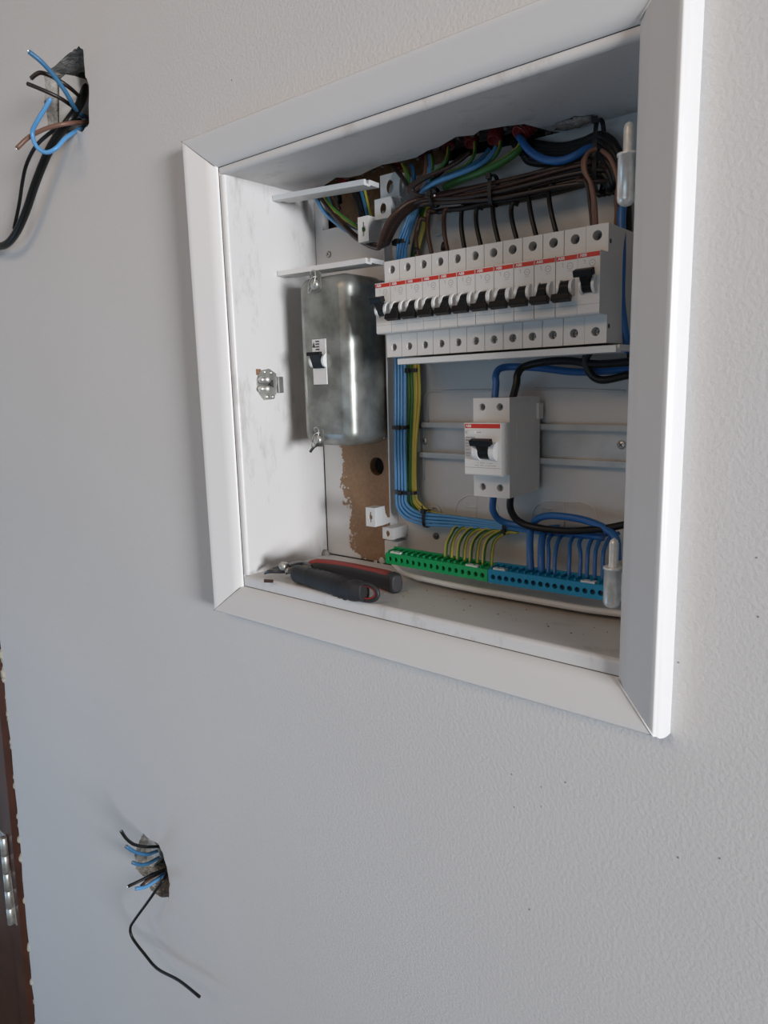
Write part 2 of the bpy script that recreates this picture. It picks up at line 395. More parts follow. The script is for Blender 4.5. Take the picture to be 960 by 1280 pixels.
# ------------------------------------------------------------------ architrave around the recess: four mitred mouldings
def trim_piece(n, ia, ib, oa, ob, ex):
    """ia, ib inner corners; oa, ob outer corners (x, z); ex = run-out of the rounded outer edge"""
    prof = [(0.0, 0.0), (0.0, YI+0.003), (0.02, YI+0.0012), (0.05, YI), (0.20, YI-0.0042)]
    for k in range(1, 8): prof.append((0.20+0.73*k/7, YI-0.0042+(YO+0.0004-YI+0.0042)*k/7))
    prof += [(0.95, YO+0.0004), (0.98, YO+0.0014), (1.0, YO+0.0030)]
    for k in range(1, 7):
        t = k/6*PI/2; prof.append((1.0+ex*math.sin(t), YO+0.0030+(-YO-0.0030)*(1-math.cos(t))))
    mb = MB(); vs = []
    for (i, o) in ((ia, oa), (ib, ob)):
        for t, y in prof:
            vs.append((i[0]+(o[0]-i[0])*t, y, i[1]+(o[1]-i[1])*t))
    m = len(prof)
    # subdivide along the length so that paint ripples stay smooth
    mb.add(vs, [(k, k+1, m+k+1, m+k) for k in range(m-1)], 0, True)
    return struct('trim_%d' % n, mb, 'trim_paint')
YI, YO = -0.007, -0.020
def mid(a, b): return (a+b)/2
ix0 = mid(at(271, 208.6, YI).x, at(302, 733, YI).x); iz1 = mid(at(271, 208.6, YI).z, at(798.5, 28.5, YI).z)
iz0 = mid(at(302, 733, YI).z, at(771.5, 847, YI).z); ix1 = mid(at(771.5, 847, YI).x, at(798.5, 28.5, YI).x)
ox0 = mid(at(227, 176, YO).x, at(265, 765, YO).x); oz0 = mid(at(265, 765, YO).z, at(820, 921, YO).z)
oz1 = mid(at(227, 176, YO).z, at(650, 4.6, YO).z); ox1 = mid(at(820, 921, YO).x, at(857, 2, YO).x)
IL = [(ix0, iz1), (ix0, iz0), (ix1, iz0), (ix1, iz1)]
OL = [(ox0, oz1), (ox0, oz0), (ox1, oz0), (ox1, oz1)]
trim_piece(1, IL[0], IL[1], OL[0], OL[1], 0.06)
trim_piece(2, IL[1], IL[2], OL[1], OL[2], 0.06)
trim_piece(3, IL[2], IL[3], OL[2], OL[3], 0.11)
trim_piece(4, IL[3], IL[0], OL[3], OL[0], 0.06)
for k, (m_, r_) in enumerate((('groove', .00022), ('groove', .00022), ('trim_paint', .0007), ('trim_paint', .0006))):
    i_, o_ = IL[k], OL[k]; P_ = lambda t, y: V((i_[0]+(o_[0]-i_[0])*t, y-0.0001, i_[1]+(o_[1]-i_[1])*t))
    obj('mitre_joint', MB().tube([P_(.03, YI-.0006), P_(.20, YI-.0042), P_(.97, YO+.0002)], r_, 6, sub=2), m_, bpy.data.objects['trim_%d' % (k+1)])

# ------------------------------------------------------------------ recess casing
cas = thing('recess_casing', 'white painted wooden casing lining the recess, scuffed and open at the back', 'casing', ((CX0+CX1)/2, 0.05, CZ0-0.008))
YF = -0.004
def lip(a, b, inward, t, name, ragged=None):
    """board with a rounded front lip; a,b the ends of its inner front edge, inward = unit vector out of the board into the recess"""
    mb = MB(); prof = []
    r = 0.004
    for k in range(6):
        q = k/5*PI/2; prof.append((YF+r-r*math.sin(q), -r+r*math.cos(q)))     # (y, offset along inward)
    prof = [(YF, -t)]+prof[::-1]+[(D+0.012, 0.0), (D+0.012, -t)]
    vs = []; m = len(prof)
    for e in (a, b):
        for y, o in prof: vs.append((e[0]+inward[0]*o, y, e[1]+inward[1]*o))
    mb.add(vs, [(k, (k+1) % m, m+(k+1) % m, m+k) for k in range(m)]+[tuple(range(m)), tuple(range(m, 2*m))])
    return obj(name, mb, 'casing_paint', cas)
lip((CX0, CZ0), (CX0, CZ1), (1, 0), 0.020, 'side_board')
lip((CX1+0.001, CZ0), (CX1+0.001, CZ1), (-1, 0), 0.020, 'side_board')
lip((CX0-.019, CZ0), (CX1+.001, CZ0), (0, 1), 0.020, 'bottom_board')
for a_, b_ in ((IL[0], IL[1]), (IL[1], IL[2]), (IL[3], IL[0])):
    P_ = V((a_[0], YF-0.0002, a_[1])); Q_ = V((b_[0], YF-0.0002, b_[1])); obj('joint_gap', MB().tube([P_, P_.lerp(Q_, .5), Q_], 0.0003, 6, sub=1), 'groove', cas)
# top board: broken away along its back edge where the conduits come through
ceil_pts = [(CX0-.006, YF+0.0035), (CX1+.006, YF+0.0035), (CX1+.006, 0.112)]
rag = [(800, 143, 0), (770, 150, 0), (745, 157, 0), (725, 162, 1), (702, 166, 1), (688, 164, 1), (674, 160, 1), (655, 155, 1), (630, 158, 1), (600, 163, 1), (592, 169, 1), (570, 171, 1), (548, 184, 1), (535, 188, 1), (520, 197, 1), (500, 202, 1), (478, 206, 1), (462, 213, 1), (450, 219, 1), (435, 222, 1), (420, 222, 1), (405, 232, 1)]
for px, py, k in rag:
    p = atz(px, py, CZ1); ceil_pts.append((min(p.x, CX1), min(max(p.y, 0.03), D)))
ceil_pts += [(CX0+0.004, D), (CX0-.006, D)]
obj('top_board', MB().prism(ceil_pts, [], 'xy', CZ1, CZ1+0.0065), 'casing_paint', cas)
mb = MB(); vs = []
for x in (CX0-.006, CX1+.006):
    for k in range(6):
        q = k/5*PI/2; vs.append((x, YF+0.004-0.004*math.sin(q), CZ1+0.004-0.004*math.cos(q)))
    vs.append((x, YF, CZ1+0.020)); vs.append((x, YF+0.004, CZ1+0.020))
mb.add(vs, [(k, (k+1) % 8, 8+(k+1) % 8, 8+k) for k in range(8)], 0, False)
obj('top_lip', mb, 'casing_paint', cas)
# torn fibres and plaster crumbs along the broken edge
mb = MB()
for px, py, k in rag:
    if not k: continue
    for j in range(3):
        p = atz(px+random.uniform(-7, 7), py+random.uniform(-1, 3), CZ1+0.002); r = random.uniform(0.0008, 0.0026)
        mb.lathe((p.x, p.y, p.z-r*0.6), (random.uniform(-.4, .4), random.uniform(-.4, .4), 1), [(0, r*.3), (r*.5, r), (r*1.2, r*.9), (r*1.8, r*.2)], 6)
tag(obj('plaster_crumbs', mb, 'crumb_dark', cas), kind='stuff')
# plaster lump in the broken corner
mb = MB(); n = 16
pc = atz(716, 152, CZ1-0.001)
for i in range(7):
    pass
prof = [(0, 0.004), (0.002, 0.010), (0.005, 0.013), (0.009, 0.011), (0.012, 0.004)]
mb.lathe((0, 0, 0), (0, 0, 1), prof, 18)
for i, p in enumerate(mb.v):
    k = 1+0.25*math.sin(i*2.3)+0.12*random.uniform(-1, 1); mb.v[i] = V((pc.x+p.x*1.35*k, pc.y+0.002+p.y*0.7*k, pc.z-0.0035+p.z*0.5))
obj('plaster_lump', mb, 'plaster_lump', cas)
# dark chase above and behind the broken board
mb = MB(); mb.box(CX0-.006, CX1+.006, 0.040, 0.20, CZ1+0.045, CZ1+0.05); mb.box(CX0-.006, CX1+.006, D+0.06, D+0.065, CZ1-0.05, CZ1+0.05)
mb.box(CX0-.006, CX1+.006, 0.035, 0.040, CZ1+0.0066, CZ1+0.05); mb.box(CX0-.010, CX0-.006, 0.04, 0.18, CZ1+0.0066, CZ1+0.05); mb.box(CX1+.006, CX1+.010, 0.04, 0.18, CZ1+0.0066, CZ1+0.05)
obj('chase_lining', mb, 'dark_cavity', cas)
# back board with cutout, round hole and ragged paint
cut = [(lambda p: (p.x, p.z))(at(x, y, D)) for x, y in ((403, 288), (478, 288))]
zc0 = cut[0][1]
hc = at(471, 583, D)
bx1 = -0.020
outline = [(CX0+0.001, CZ0), (CX1, CZ0), (CX1, CZ1), (bx1+0.02, CZ1), (bx1+0.02, zc0), (cut[0][0], zc0), (cut[0][0], CZ1-0.006), (CX0+0.001, CZ1-0.006)]
mb = MB().prism(outline, [circle(hc.x, hc.z, 0.0100, 24)], 'xz', D, D+0.010, 0, back=False)
obj('back_board', mb, 'painted_board', cas)
obj('hole_dark_cup', MB().lathe((hc.x, D+0.045, hc.z), (0, -1, 0), [(0, .0115), (.0355, .0115)], 20), 'dark_cavity', cas)  # black cup added to keep sky light out and make the hole dark
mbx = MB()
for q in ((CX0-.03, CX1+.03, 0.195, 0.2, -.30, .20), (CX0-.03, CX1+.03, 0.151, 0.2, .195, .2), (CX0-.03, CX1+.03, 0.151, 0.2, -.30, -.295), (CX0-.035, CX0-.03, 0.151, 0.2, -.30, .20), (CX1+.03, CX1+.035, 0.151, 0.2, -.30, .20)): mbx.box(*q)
obj('light_block_box', mbx, 'dark_cavity', cas)  # unseen closed box added behind the recess to stop light leaking in
obj('inner_board', MB().box(CX0, bx1+0.03, D+0.022, D+0.028, zc0-0.02, CZ1+0.03), 'brown_board', cas)
obj('corner_gap', MB().box(CX0+0.0002, CX0+0.0012, D-0.0006, D+0.001, CZ0, zc0-0.1), 'groove', cas)
mb = MB().box(CX0+0.004, -0.02, D-0.0022, D+0.001, CZ0, CZ0+0.0009)
obj('floor_gap', mb, 'groove', cas)
# lumps of filler at the foot of the board
mb = MB()
for px, py, r in ((478, 701, 0.0045), (470, 703, 0.003), (487, 697, 0.0035), (492, 699, 0.002)):
    p = at(px, py, D-0.001); mb.lathe(p, (0, -1, 0), [(0, r), (0.001, r*.9), (0.002, r*.3)], 10)
obj('filler_patch', mb, 'plaster_white', cas)
mb = MB()
p = atx(407, 692, CX0+0.003); mb.lathe((p.x, p.y, CZ0), (0, 0, 1), [(0, .005), (.003, .0045), (.006, .002)], 8)
obj('dirt_crumb', mb, 'plaster_rough', cas)
mb = MB()
for k in range(26):
    x = random.uniform(0.0, 0.22); y = random.uniform(0.02, 0.06); r = random.uniform(.0003, .0007)
    mb.box(x, x+2*r, y, y+r, CZ0, CZ0+r)
tag(obj('sawdust', mb, 'brown_board', cas), kind='stuff')

def screw(c, nrm, r, m='zinc', parent=None, name='screw', slot=True):
    c = V(c); d = V(nrm).normalized(); mb = MB(); mb.lathe(c, d, [(0, r), (r*.25, r*.95), (r*.45, r*.6)], 16, 0)
    a = d.orthogonal().normalized(); b = d.cross(a)
    if slot:
        for q, s in ((a, b), (b, a)):
            M = Matrix(((q.x, s.x, d.x, c.x+d.x*r*.45), (q.y, s.y, d.y, c.y+d.y*r*.45), (q.z, s.z, d.z, c.z+d.z*r*.45), (0, 0, 0, 1)))
            mb.box(-r*.55, r*.55, -r*.11, r*.11, -r*.05, r*.04, 1, M)
    return obj(name, mb, [m, 'print_hole_dark'], parent)
ps = at(411, 318, D)
s_ = thing('wood_screw', 'brassy cross-head screw in the white back board above the metal box', 'screw', (ps.x, D, ps.z-0.003))
screw(ps, (0, -1, 0), 0.0036, 'zinc', s_, 'head')

# ------------------------------------------------------------------ white plastic strips (blanking profiles)
def strip(x0, x1, yf, yb, ztop, label, zback=None, rot=0.0):
    t = thing('cover_strip', label, 'plastic strip', ((x0+x1)/2, (yf+yb)/2, ztop-0.004), group='white plastic profile strips')
    zb = ztop if zback is None else zback
    P = [(yf, ztop-0.0052), (yf-0.0004, ztop-0.0004), (yf+0.0026, ztop), (yf+0.0032, ztop-0.0030), (yf+0.0050, ztop-0.0036), (yf+0.0064, ztop-0.0030), (yf+0.0070, ztop+0.0002), (yf+0.009, ztop+.0004), (yb, zb), (yb, zb-0.0042), (yf+0.0095, ztop-0.0040), (yf+0.0080, ztop-0.0056)]
    mb = MB().prism(P[::-1], [], 'yz', x0, x1)
    if rot: mb.xf(Matrix.Translation(V((x0, yf, ztop))) @ Matrix.Rotation(rot, 4, 'Y') @ Matrix.Translation(-V((x0, yf, ztop))))
    obj('profile', mb, 'plastic_white', t)
    return t
a = atx(340, 240, CX0); b = at(455, 218.5, a.y)
strip(CX0+0.001, b.x, a.y, atx(474, 226, b.x).y, (a.z+b.z)/2+0.0005, 'upper white plastic profile strip just under the casing top', rot=math.atan2(a.z-b.z, b.x-a.x))
a = atx(346, 338, CX0); b = at(457, 321, a.y)
strip(CX0+0.001, b.x, a.y, atx(480, 331, b.x).y, (a.z+b.z)/2+0.0005, 'white plastic profile strip lying on top of the grey metal box', rot=math.atan2(a.z-b.z, b.x-a.x))

# ------------------------------------------------------------------ galvanised metal box with a breaker toggle
BX0, BX1, BY0, BY1, BZ0, BZ1 = -0.1195, -0.0475, 0.0515, 0.104, -0.1275, 0.0400
box = thing('metal_switch_box', 'rounded galvanised steel box with a single toggle, left of the breaker row', 'metal box', ((BX0+BX1)/2, BY1, BZ0))
mb = MB()
rings = [(0.012, 0.0, 0.0095), (0.009, 0.0008, 0.010), (0.005, 0.003, 0.011), (0.002, 0.006, 0.0125), (0.0, 0.011, 0.014), (0.0, BY1-BY0, 0.014)]
n = 6; L = 4*(n+1); vs = []
sw = (at(390, 424, BY0), at(410, 481, BY0))
for ins, dy, r in rings:
    for x, z in rrect(BX0+ins, BX1-ins, BZ0+ins, BZ1-ins, max(0.003, r-ins*0.4), n): vs.append((x, BY0+dy, z))
mb.add(vs, [(k*L+i, k*L+(i+1) % L, (k+1)*L+(i+1) % L, (k+1)*L+i) for k in range(len(rings)-1) for i in range(L)], 0, True)
win = [(sw[0].x, sw[1].z), (sw[1].x, sw[1].z), (sw[1].x, sw[0].z), (sw[0].x, sw[0].z)]
outl = [(p[0], p[2]) for p in vs[:L]]
mb.prism(outl, [win], 'xz', BY0, BY0+0.002, 0, back=False)
obj('cover', mb, 'galvanised', box)
obj('base_plate', MB().box(BX0+0.004, BX1-0.002, BY1-0.001, D, BZ0+0.004, BZ1-0.004), 'galvanised', box, bevel=0.001)
for k in (0, 1):   # stamped slots and wire seals, top and bottom
    px, py = ((395, 352) if k == 0 else (399, 546))
    c = at(px, py, BY0)
    mb = MB().prism(rrect(c.x-.0065, c.x+.0065, c.z-.010, c.z+.010, .004), [circle(c.x, c.z+0.003, 0.003, 12), circle(c.x-.001, c.z-.005, .0022, 12)], 'xz', BY0-0.0014, BY0+0.001)
    obj('lug_plate', mb, 'galvanised', box, bevel=0.0004)
    mb = MB().lathe((c.x, BY0-0.0012, c.z-0.003), (0, -1, 0), [(0, .0050), (.0015, .0052), (.003, .0046), (.0036, .003)], 14); obj('seal_screw', mb, 'zinc', box)
    wp = [(-.004, 0.004, -.002), (-.002, -.003, .006), (.003, -.004, .007), (.004, -.005, .001), (.001, -.006, -.006), (-.003, -.005, -.008), (-.005, -.003, -.004), (-.001, -.004, .002), (.002, .001, .004)]
    obj('seal_wire', MB().tube([c+V(p)*1.35 for p in wp], 0.0006, 6), 'zinc', box)
    if k == 1:
        obj('seal_wire', MB().tube([c+V((.004, -.003, -.006)), c+V((-.001, -.007, -.010)), c+V((-.005, -.009, -.015))], 0.0014, 8), 'steel_dark', box)
# its breaker
ins = 0.0004
obj('switch_face', MB().box(sw[0].x+ins, sw[1].x-ins, BY0-0.0008, BY0+0.02, sw[1].z+ins, sw[0].z-ins), 'plastic_white', box, bevel=0.0003)
mz = (sw[0].z+sw[1].z)/2; mx = (sw[0].x+sw[1].x)/2; hw = (sw[1].x-sw[0].x)/2
mb = MB()
for s in (-1, 1):
    cx = mx+s*(hw-0.0012); mb.prism([(BY0-0.0005-0.0058*math.sin(PI*k/10), mz+0.001+0.0066*math.cos(PI*k/10)) for k in range(11)], [], 'yz', cx-0.0012, cx+0.0012)
obj('toggle_guard', mb, 'plastic_white', box)
mb = MB().prism([(BY0-0.0005, mz+0.0055), (BY0-0.0070, mz+0.0090), (BY0-0.0082, mz+0.0066), (BY0-0.0045, mz-0.001), (BY0-0.0030, mz-0.0062), (BY0-.0003, mz-.0065)], [], 'yz', mx-hw+.003, mx+hw-.003)
mb.box(mx-hw+.0005, mx+hw-.0005, BY0-0.0095, BY0-0.0062, mz+0.0060, mz+0.0096)
obj('toggle', mb, 'black_plastic', box, bevel=0.0004)
mb = MB(); yy = BY0-0.0010
tz = sw[0].z
mb.prism([(mx-hw+.0012, tz-.0085), (mx-hw+.0052, tz-.0085), (mx-hw+.0032, tz-.0035)], [], 'xz', yy-.0002, yy)
for r in range(4):
    for q in range(3): mb.box(mx-hw+.0060+q*.0018, mx-hw+.0072+q*.0018, yy-.0002, yy, tz-.0034-r*.0026, tz-.0020-r*.0026)
obj('label_print', mb, 'print_hole_dark', box)

# ------------------------------------------------------------------ consumer unit base tray
ex0 = at(493, 520, 0.112).x
tray = thing('distribution_board_tray', 'open white plastic distribution board base without its cover', 'electrical panel', (0.10, 0.114, -0.256))
RZ = -0.1228
obj('back_panel', MB().prism(rrect(ex0, CX1-0.001, -0.257, 0.128, 0.008), [], 'xz', 0.1115, 0.1165), 'plastic_tray', tray, bevel=0.001)
# left wall of the tray (low rim)
obj('side_rim', MB().box(ex0, ex0+0.0018, 0.100, 0.113, -0.235, 0.10), 'plastic_white', tray, bevel=0.0005)
# bottom shelf with rounded front lip
zt = -0.2565
fl = []
A = [(490, 704), (495, 712), (503, 719), (520, 725), (560, 734), (600, 742), (650, 751), (700, 760), (735, 766), (755, 768.5), (780, 769)]
for px, py in A:
    p = atz(px, py, zt); fl.append((p.x, p.y))
fl = [(ex0, 0.112), (ex0, fl[0][1]+0.01)]+fl[:-1]+[(CX1-0.001, fl[-1][1]), (CX1-0.001, 0.112)]
obj('bottom_shelf', MB().prism(fl, [], 'xy', zt, zt+0.0035), 'plastic_white', tray, bevel=0.001)
lipv = [V((x, y+0.001, zt+0.0030)) for x, y in fl[1:-1]]
obj('front_lip', MB().tube(lipv, 0.0027, 8, sub=3), 'plastic_white', tray)
# raised field outline and knockouts on the back panel
def outline_tube(pts, r, name, m='plastic_tray', y=0.1113):
    obj(name, MB().tube([at(px, py, y) for px, py in pts], r, 6), m, tray)
outline_tube([(530, 600), (530, 512), (533, 492), (548, 489), (620, 488)], 0.0011, 'panel_ridge')
outline_tube([(668, 486), (720, 487), (782, 489)], 0.0011, 'panel_ridge')
outline_tube([(532, 462), (536, 530)], 0.0006, 'panel_ridge')
for (x0, x1, y0, y1) in ((569, 622, 619, 655), (664, 746, 627, 664)):
    outline_tube([(x0, y1), (x0+2, y0+12), (x0+14, y0+1), ((x0+x1)/2, y0), (x1-12, y0+3), (x1-1, y0+14), (x1, y1)], 0.0006, 'knockout_outline', 'plastic_grey')
    outline_tube([((x0+x1)/2, y0), ((x0+x1)/2, y1)], 0.0004, 'knockout_outline', 'plastic_grey')
    for k in range(2): outline_tube([(x0+14, y0+9+6*k), (x0+26, y0+9.5+6*k)], 0.0005, 'knockout_outline', 'plastic_grey')
for px, py in ((549, 285), (545, 640)):
    p = at(px, py, 0.1115); obj('mounting_boss', MB().lathe(p, (0, -1, 0), [(0, .0075), (.0025, .007), (.0025, .005), (.0006, .0045), (.0006, .001)], 20), 'plastic_tray', tray)
p = at(545, 670, 0.1110); screw(p, (0, -1, 0), 0.0036, 'steel_dark', tray, 'mounting_screw')

# stepped corner brackets of the tray
def slot_outline(cx, cz, w_, h_, key):
    if not key: return circle(cx, cz, w_, 14, sy=h_/w_)
    return [(cx-w_*.45, cz-h_), (cx+w_*.45, cz-h_), (cx+w_*.45, cz-h_*.4), (cx+w_, cz-h_*.3), (cx+w_, cz+h_*.3), (cx+w_*.45, cz+h_*.4), (cx+w_*.45, cz+h_), (cx-w_*.45, cz+h_), (cx-w_*.45, cz+h_*.4), (cx-w_, cz+h_*.3), (cx-w_, cz-h_*.3), (cx-w_*.45, cz-h_*.4)]
def bracket(name, p0, p1, y, dep, key, parent):
    """p0, p1 = pixels of the front face's top-left and bottom-right corners at depth y"""
    a = at(*p0, y); b = at(*p1, y); cx, cz = (a.x+b.x)/2, (a.z+b.z)/2
    hw_, hh = (b.x-a.x)/2, (a.z-b.z)/2
    t = 0.0014
    mb = MB().prism([(a.x, b.z), (b.x, b.z), (b.x, a.z), (a.x, a.z)], [slot_outline(cx, cz, hw_*.42, hh*.55, key)], 'xz', y, y+t)
    mb.box(a.x, b.x, y+t, y+dep, a.z-t, a.z); mb.box(a.x, b.x, y+t, y+dep, b.z, b.z+t); mb.box(b.x-t, b.x, y+t, y+dep, b.z+t, a.z-t)
    return obj(name, mb, 'plastic_white', parent, bevel=0.0003)
bracket('mounting_bracket', (447, 272), (461, 301), 0.074, 0.024, True, tray)
bracket('mounting_bracket', (468, 250), (489, 271), 0.084, 0.028, False, tray)
bracket('mounting_bracket', (475, 220), (499, 247), 0.094, 0.020, False, tray)
bracket('mounting_bracket', (457, 634), (469, 659), 0.074, 0.0145, True, tray)
bracket('mounting_bracket', (478, 659), (491, 675), 0.086, 0.026, False, tray)
a = at(469, 652, 0.074); b_ = at(506, 656, 0.108)
mb = MB()
# swept arm from the low bracket to the tray
A0 = at(469, 634, 0.076)
pr = [(0.008, -0.0005), (0.0135, -0.0005), (0.0145, -0.008), (0.018, -0.0135), (0.024, -0.0145), (0.035, -0.0125), (0.035, -0.0185), (0.008, -0.0205)]
mb.prism([(0.076+u_, A0.z+v_) for u_, v_ in pr], [], 'yz', A0.x-0.001, A0.x+0.0012)
obj('bracket_arm', mb, 'plastic_white', tray)
p = at(486, 676, 0.096); obj('bracket_foot', MB().box(p.x-.006, p.x+.012, 0.096, 0.112, p.z-.016, p.z), 'plastic_white', tray, bevel=0.0005)
p = at(476, 247, 0.088); obj('bracket_foot', MB().box(p.x+.003, p.x+.016, 0.093, 0.11, p.z-.008, p.z), 'plastic_white', tray, bevel=0.0005)

# ------------------------------------------------------------------ DIN rails
def din_rail(x0, x1, zc, yb, label):
    t = thing('din_rail', label, 'mounting rail', ((x0+x1)/2, yb, zc-0.0175))
    P = [(yb-0.0075, zc+0.0175), (yb-0.0075, zc+0.0125), (yb-0.001, zc+0.0125), (yb-0.001, zc-0.0125), (yb-0.0075, zc-0.0125), (yb-0.0075, zc-0.0175), (yb-0.0065, zc-0.0175), (yb-0.0065, zc-0.0135), (yb, zc-0.0135), (yb, zc+0.0135), (yb-0.0065, zc+0.0135), (yb-0.0065, zc+0.0175)]
    obj('rail_profile', MB().prism(P, [], 'yz', x0, x1), 'rail_metal', t)
    return t
rx0 = at(518, 551, 0.106).x
rl = din_rail(rx0, CX1-0.003, RZ, 0.1115, 'bare steel rail carrying the lone two-pole switch in mid tray')
# its white end clip and screws
e0 = at(513, 535, 0.104); e1 = at(521, 571, 0.104)
obj('end_clip', MB().prism(rrect(e0.x, e1.x, e1.z, e0.z, 0.002), [], 'xz', 0.1005, 0.111), 'plastic_white', rl, bevel=0.0005)
for px, py in ((531, 551), (777, 556)):
    screw(at(px, py, 0.1105), (0, -1, 0), 0.0038, 'zinc', rl, 'rail_screw')
for px in (672,):
    p = at(px, 552, 0.1105); obj('rail_hole', MB().cyl(p+V((0, 0, 0)), p+V((0, -0.0004, 0)), 0.0028, seg=16), 'print_hole_dark', rl)
din_rail(at(493, 390, 0.106).x+0.003, CX1-0.003, 0.0, 0.1115, 'steel rail hidden behind the long row of breakers')

# ------------------------------------------------------------------ circuit breakers
H2, NP, NH = 0.04216, 0.0139, 0.02197
def text_mesh(s, size):
    c = bpy.data.curves.new('lettering', 'FONT'); c.body = s; c.size = size; c.align_x = 'LEFT'; c.align_y = 'CENTER'; c.offset = size*0.02; c.extrude = 0.00004; c.resolution_u = 2
    o = bpy.data.objects.new('lettering', c); COL.objects.link(o)
    bpy.context.view_layer.update()
    me = bpy.data.meshes.new_from_object(o.evaluated_get(bpy.context.evaluated_depsgraph_get()))
    bpy.data.objects.remove(o); bpy.data.curves.remove(c)
    me.transform(Matrix.Rotation(PI/2, 4, 'X')); me.materials.clear(); me.materials.append(MATS['print_white'])
    return me
ABB = text_mesh('ABB', 0.0030)
def screwhead(mb, x, y, z, r):
    mb.cyl((x, y+0.004, z), (x, y, z), r, seg=14, mi=0)
    mb.box(x-r*.75, x+r*.75, y-0.0002, y+0.0002, z-r*.13, z+r*.13, 1); mb.box(x-r*.13, x+r*.13, y-0.0002, y+0.0002, z-r*.75, z+r*.75, 1)
def toggle_parts(root, cx, tw, pw, zc, up, gw=0.0022, R=0.0062):
    for s in (-1, 1):
        c = cx+s*(tw/2+gw/2+0.0003)
        obj('toggle_guard', MB().prism([(-NP+0.0003-R*math.sin(PI*k/12), zc+R*math.cos(PI*k/12)) for k in range(13)], [], 'yz', c-gw/2, c+gw/2), 'plastic_white', root, bevel=0.0003, bseg=1)
    mb = MB(); sg = 1 if up else -1
    r2 = R*0.86
    mb.prism([(-NP+0.0004-r2*math.sin(PI*k/10), zc+r2*math.cos(PI*k/10)) for k in range(11)], [], 'yz', cx-tw/2, cx+tw/2)
    y = -NP
    mb.prism([(y-0.001, zc+sg*0.0052), (y-0.0090, zc+sg*0.0092), (y-0.0105, zc+sg*0.0060), (y-0.0050, zc-sg*0.001)], [], 'yz', cx-tw/2+.0002, cx+tw/2-.0002)
    M = Matrix.Translation(V((cx, y-0.0098, zc+sg*0.0076))) @ Matrix.Rotation(sg*0.35, 4, 'X')
    mb.box(-pw/2, pw/2, -0.0022, 0.0034, -0.0024, 0.0026, 0, M)
    obj('toggle', mb, 'black_plastic', root, bevel=0.0006)
def breaker(label, up):
    root = thing('circuit_breaker', label, 'circuit breaker', local=True, group='single-pole breakers in the long row')
    W = 0.0175; e = 0.00028
    hz = H2-0.0076; R = 0.0036
    mb = MB().prism([(e, -H2), (W-e, -H2), (W-e, H2), (e, H2)], [circle(W/2, hz, R, 18), circle(W/2, -hz+0.001, R*.92, 18)], 'xz', 0.0, 0.052, floor_depth=0.010, hole_mi=0, floor_mi=1)  # hole floors coloured black for the shade inside; the plastic is grey
    obj('body', mb, ['plastic_grey', 'print_hole_dark'], root, bevel=0.0004, bseg=1)
    for z_, y_, r_, m_ in ((hz, 0.0088, 0.0030, 'steel_dark'), (-hz+0.001, 0.0060, 0.0024, 'rail_metal')):
        mb = MB(); screwhead(mb, W/2, y_, z_, r_); obj('terminal_screw', mb, [m_, 'print_hole_dark'], root)
    P = [(0.0, -NH), (-NP+0.0012, -NH), (-NP, -NH+0.0012), (-NP, NH), (0.0, NH)]
    nose = obj('nose', MB().prism(P, [], 'yz', e, W-e), 'plastic_grey', root, bevel=0.0003, bseg=1)
    st = obj('red_stripe', MB().box(e*2, W-e*2, -NP-0.00012, -NP, NH-0.0040, NH-0.0008), 'red_stripe', nose)
    tx = bpy.data.objects.new('lettering', ABB); COL.objects.link(tx); tx.parent = nose; tx.location = (0.0020, -NP-0.0003, NH-0.0024)
    mb = MB(); y0, y1 = -NP-0.0001, -NP
    mb.box(0.0058, 0.0061, y0, y1, NH-0.0085, NH-0.0058); mb.box(0.0046, 0.0061, y0, y1, NH-0.0061, NH-0.0058)
    ring = circle(0.0115, NH-0.0082, 0.0024, 16)
    mb.prism(ring, [circle(0.0115, NH-0.0082, 0.0020, 16)], 'xz', y0, y1)
    mb.box(0.0105, 0.0125, y0, y1, NH-0.0084, NH-0.0080); mb.box(0.0095, 0.0133, y0, y1, NH-0.0118, NH-0.0115)
    obj('faint_print', mb, 'print_faint', nose)
    mb = MB().box(e, W-e, -NP-0.00008, -NP, -NH+0.0072, -NH+0.0074)
    obj('label_groove', mb, 'print_grey', nose)
    toggle_parts(root, W/2+0.0004, 0.0070, 0.0146, -0.0015, up)
    # side latch marks
    mb = MB()
    for z, y in ((0.030, 0.004), (-0.030, 0.004)): mb.cyl((W-e+0.0001, y, z), (W-e-0.0004, y, z), 0.0018, seg=12)
    mb.prism(circle(0.0, 0.0, 0.0001, 3), [], 'yz', W, W) if False else None
    obj('side_rivet', mb, 'print_hole_dark', root)
    return root
UR, UY = -0.00725, 0.00344
Rrow = Matrix.Rotation(UY, 4, 'Z') @ Matrix.Rotation(UR, 4, 'Y')
def row_pt(x, y, z): return V((0.1, 0.05, 0))+(Rrow @ V((x-0.1, y, z)))
b_up = breaker('leftmost breaker of the row, its black toggle switched up, beside the metal box', True)
b_dn = breaker('second breaker from the left, first with its toggle down', False)
brs = []
for k in range(12):
    if k == 0: o = b_up
    elif k == 1: o = b_dn
    elif k == 11: o = copy_tree(b_up); o['label'] = 'rightmost breaker of the row, toggle switched up, its grey side face exposed'
    else:
        o = copy_tree(b_dn); o['label'] = '%s breaker from the left in the long row, toggle down' % ORD[k]
    o.location = row_pt(k*0.0175, 0, 0); o.rotation_euler = Rrow.to_euler(); brs.append(o)
brs[11].location.y -= 0.0008

# strip under the row
a = at(497, 450, 0.046); b = at(765, 433, 0.046)
strip(a.x, b.x+0.003, 0.046, 0.100, a.z+0.0012, 'long white plastic profile strip directly under the breaker row', rot=math.atan2(a.z-b.z, b.x-a.x))

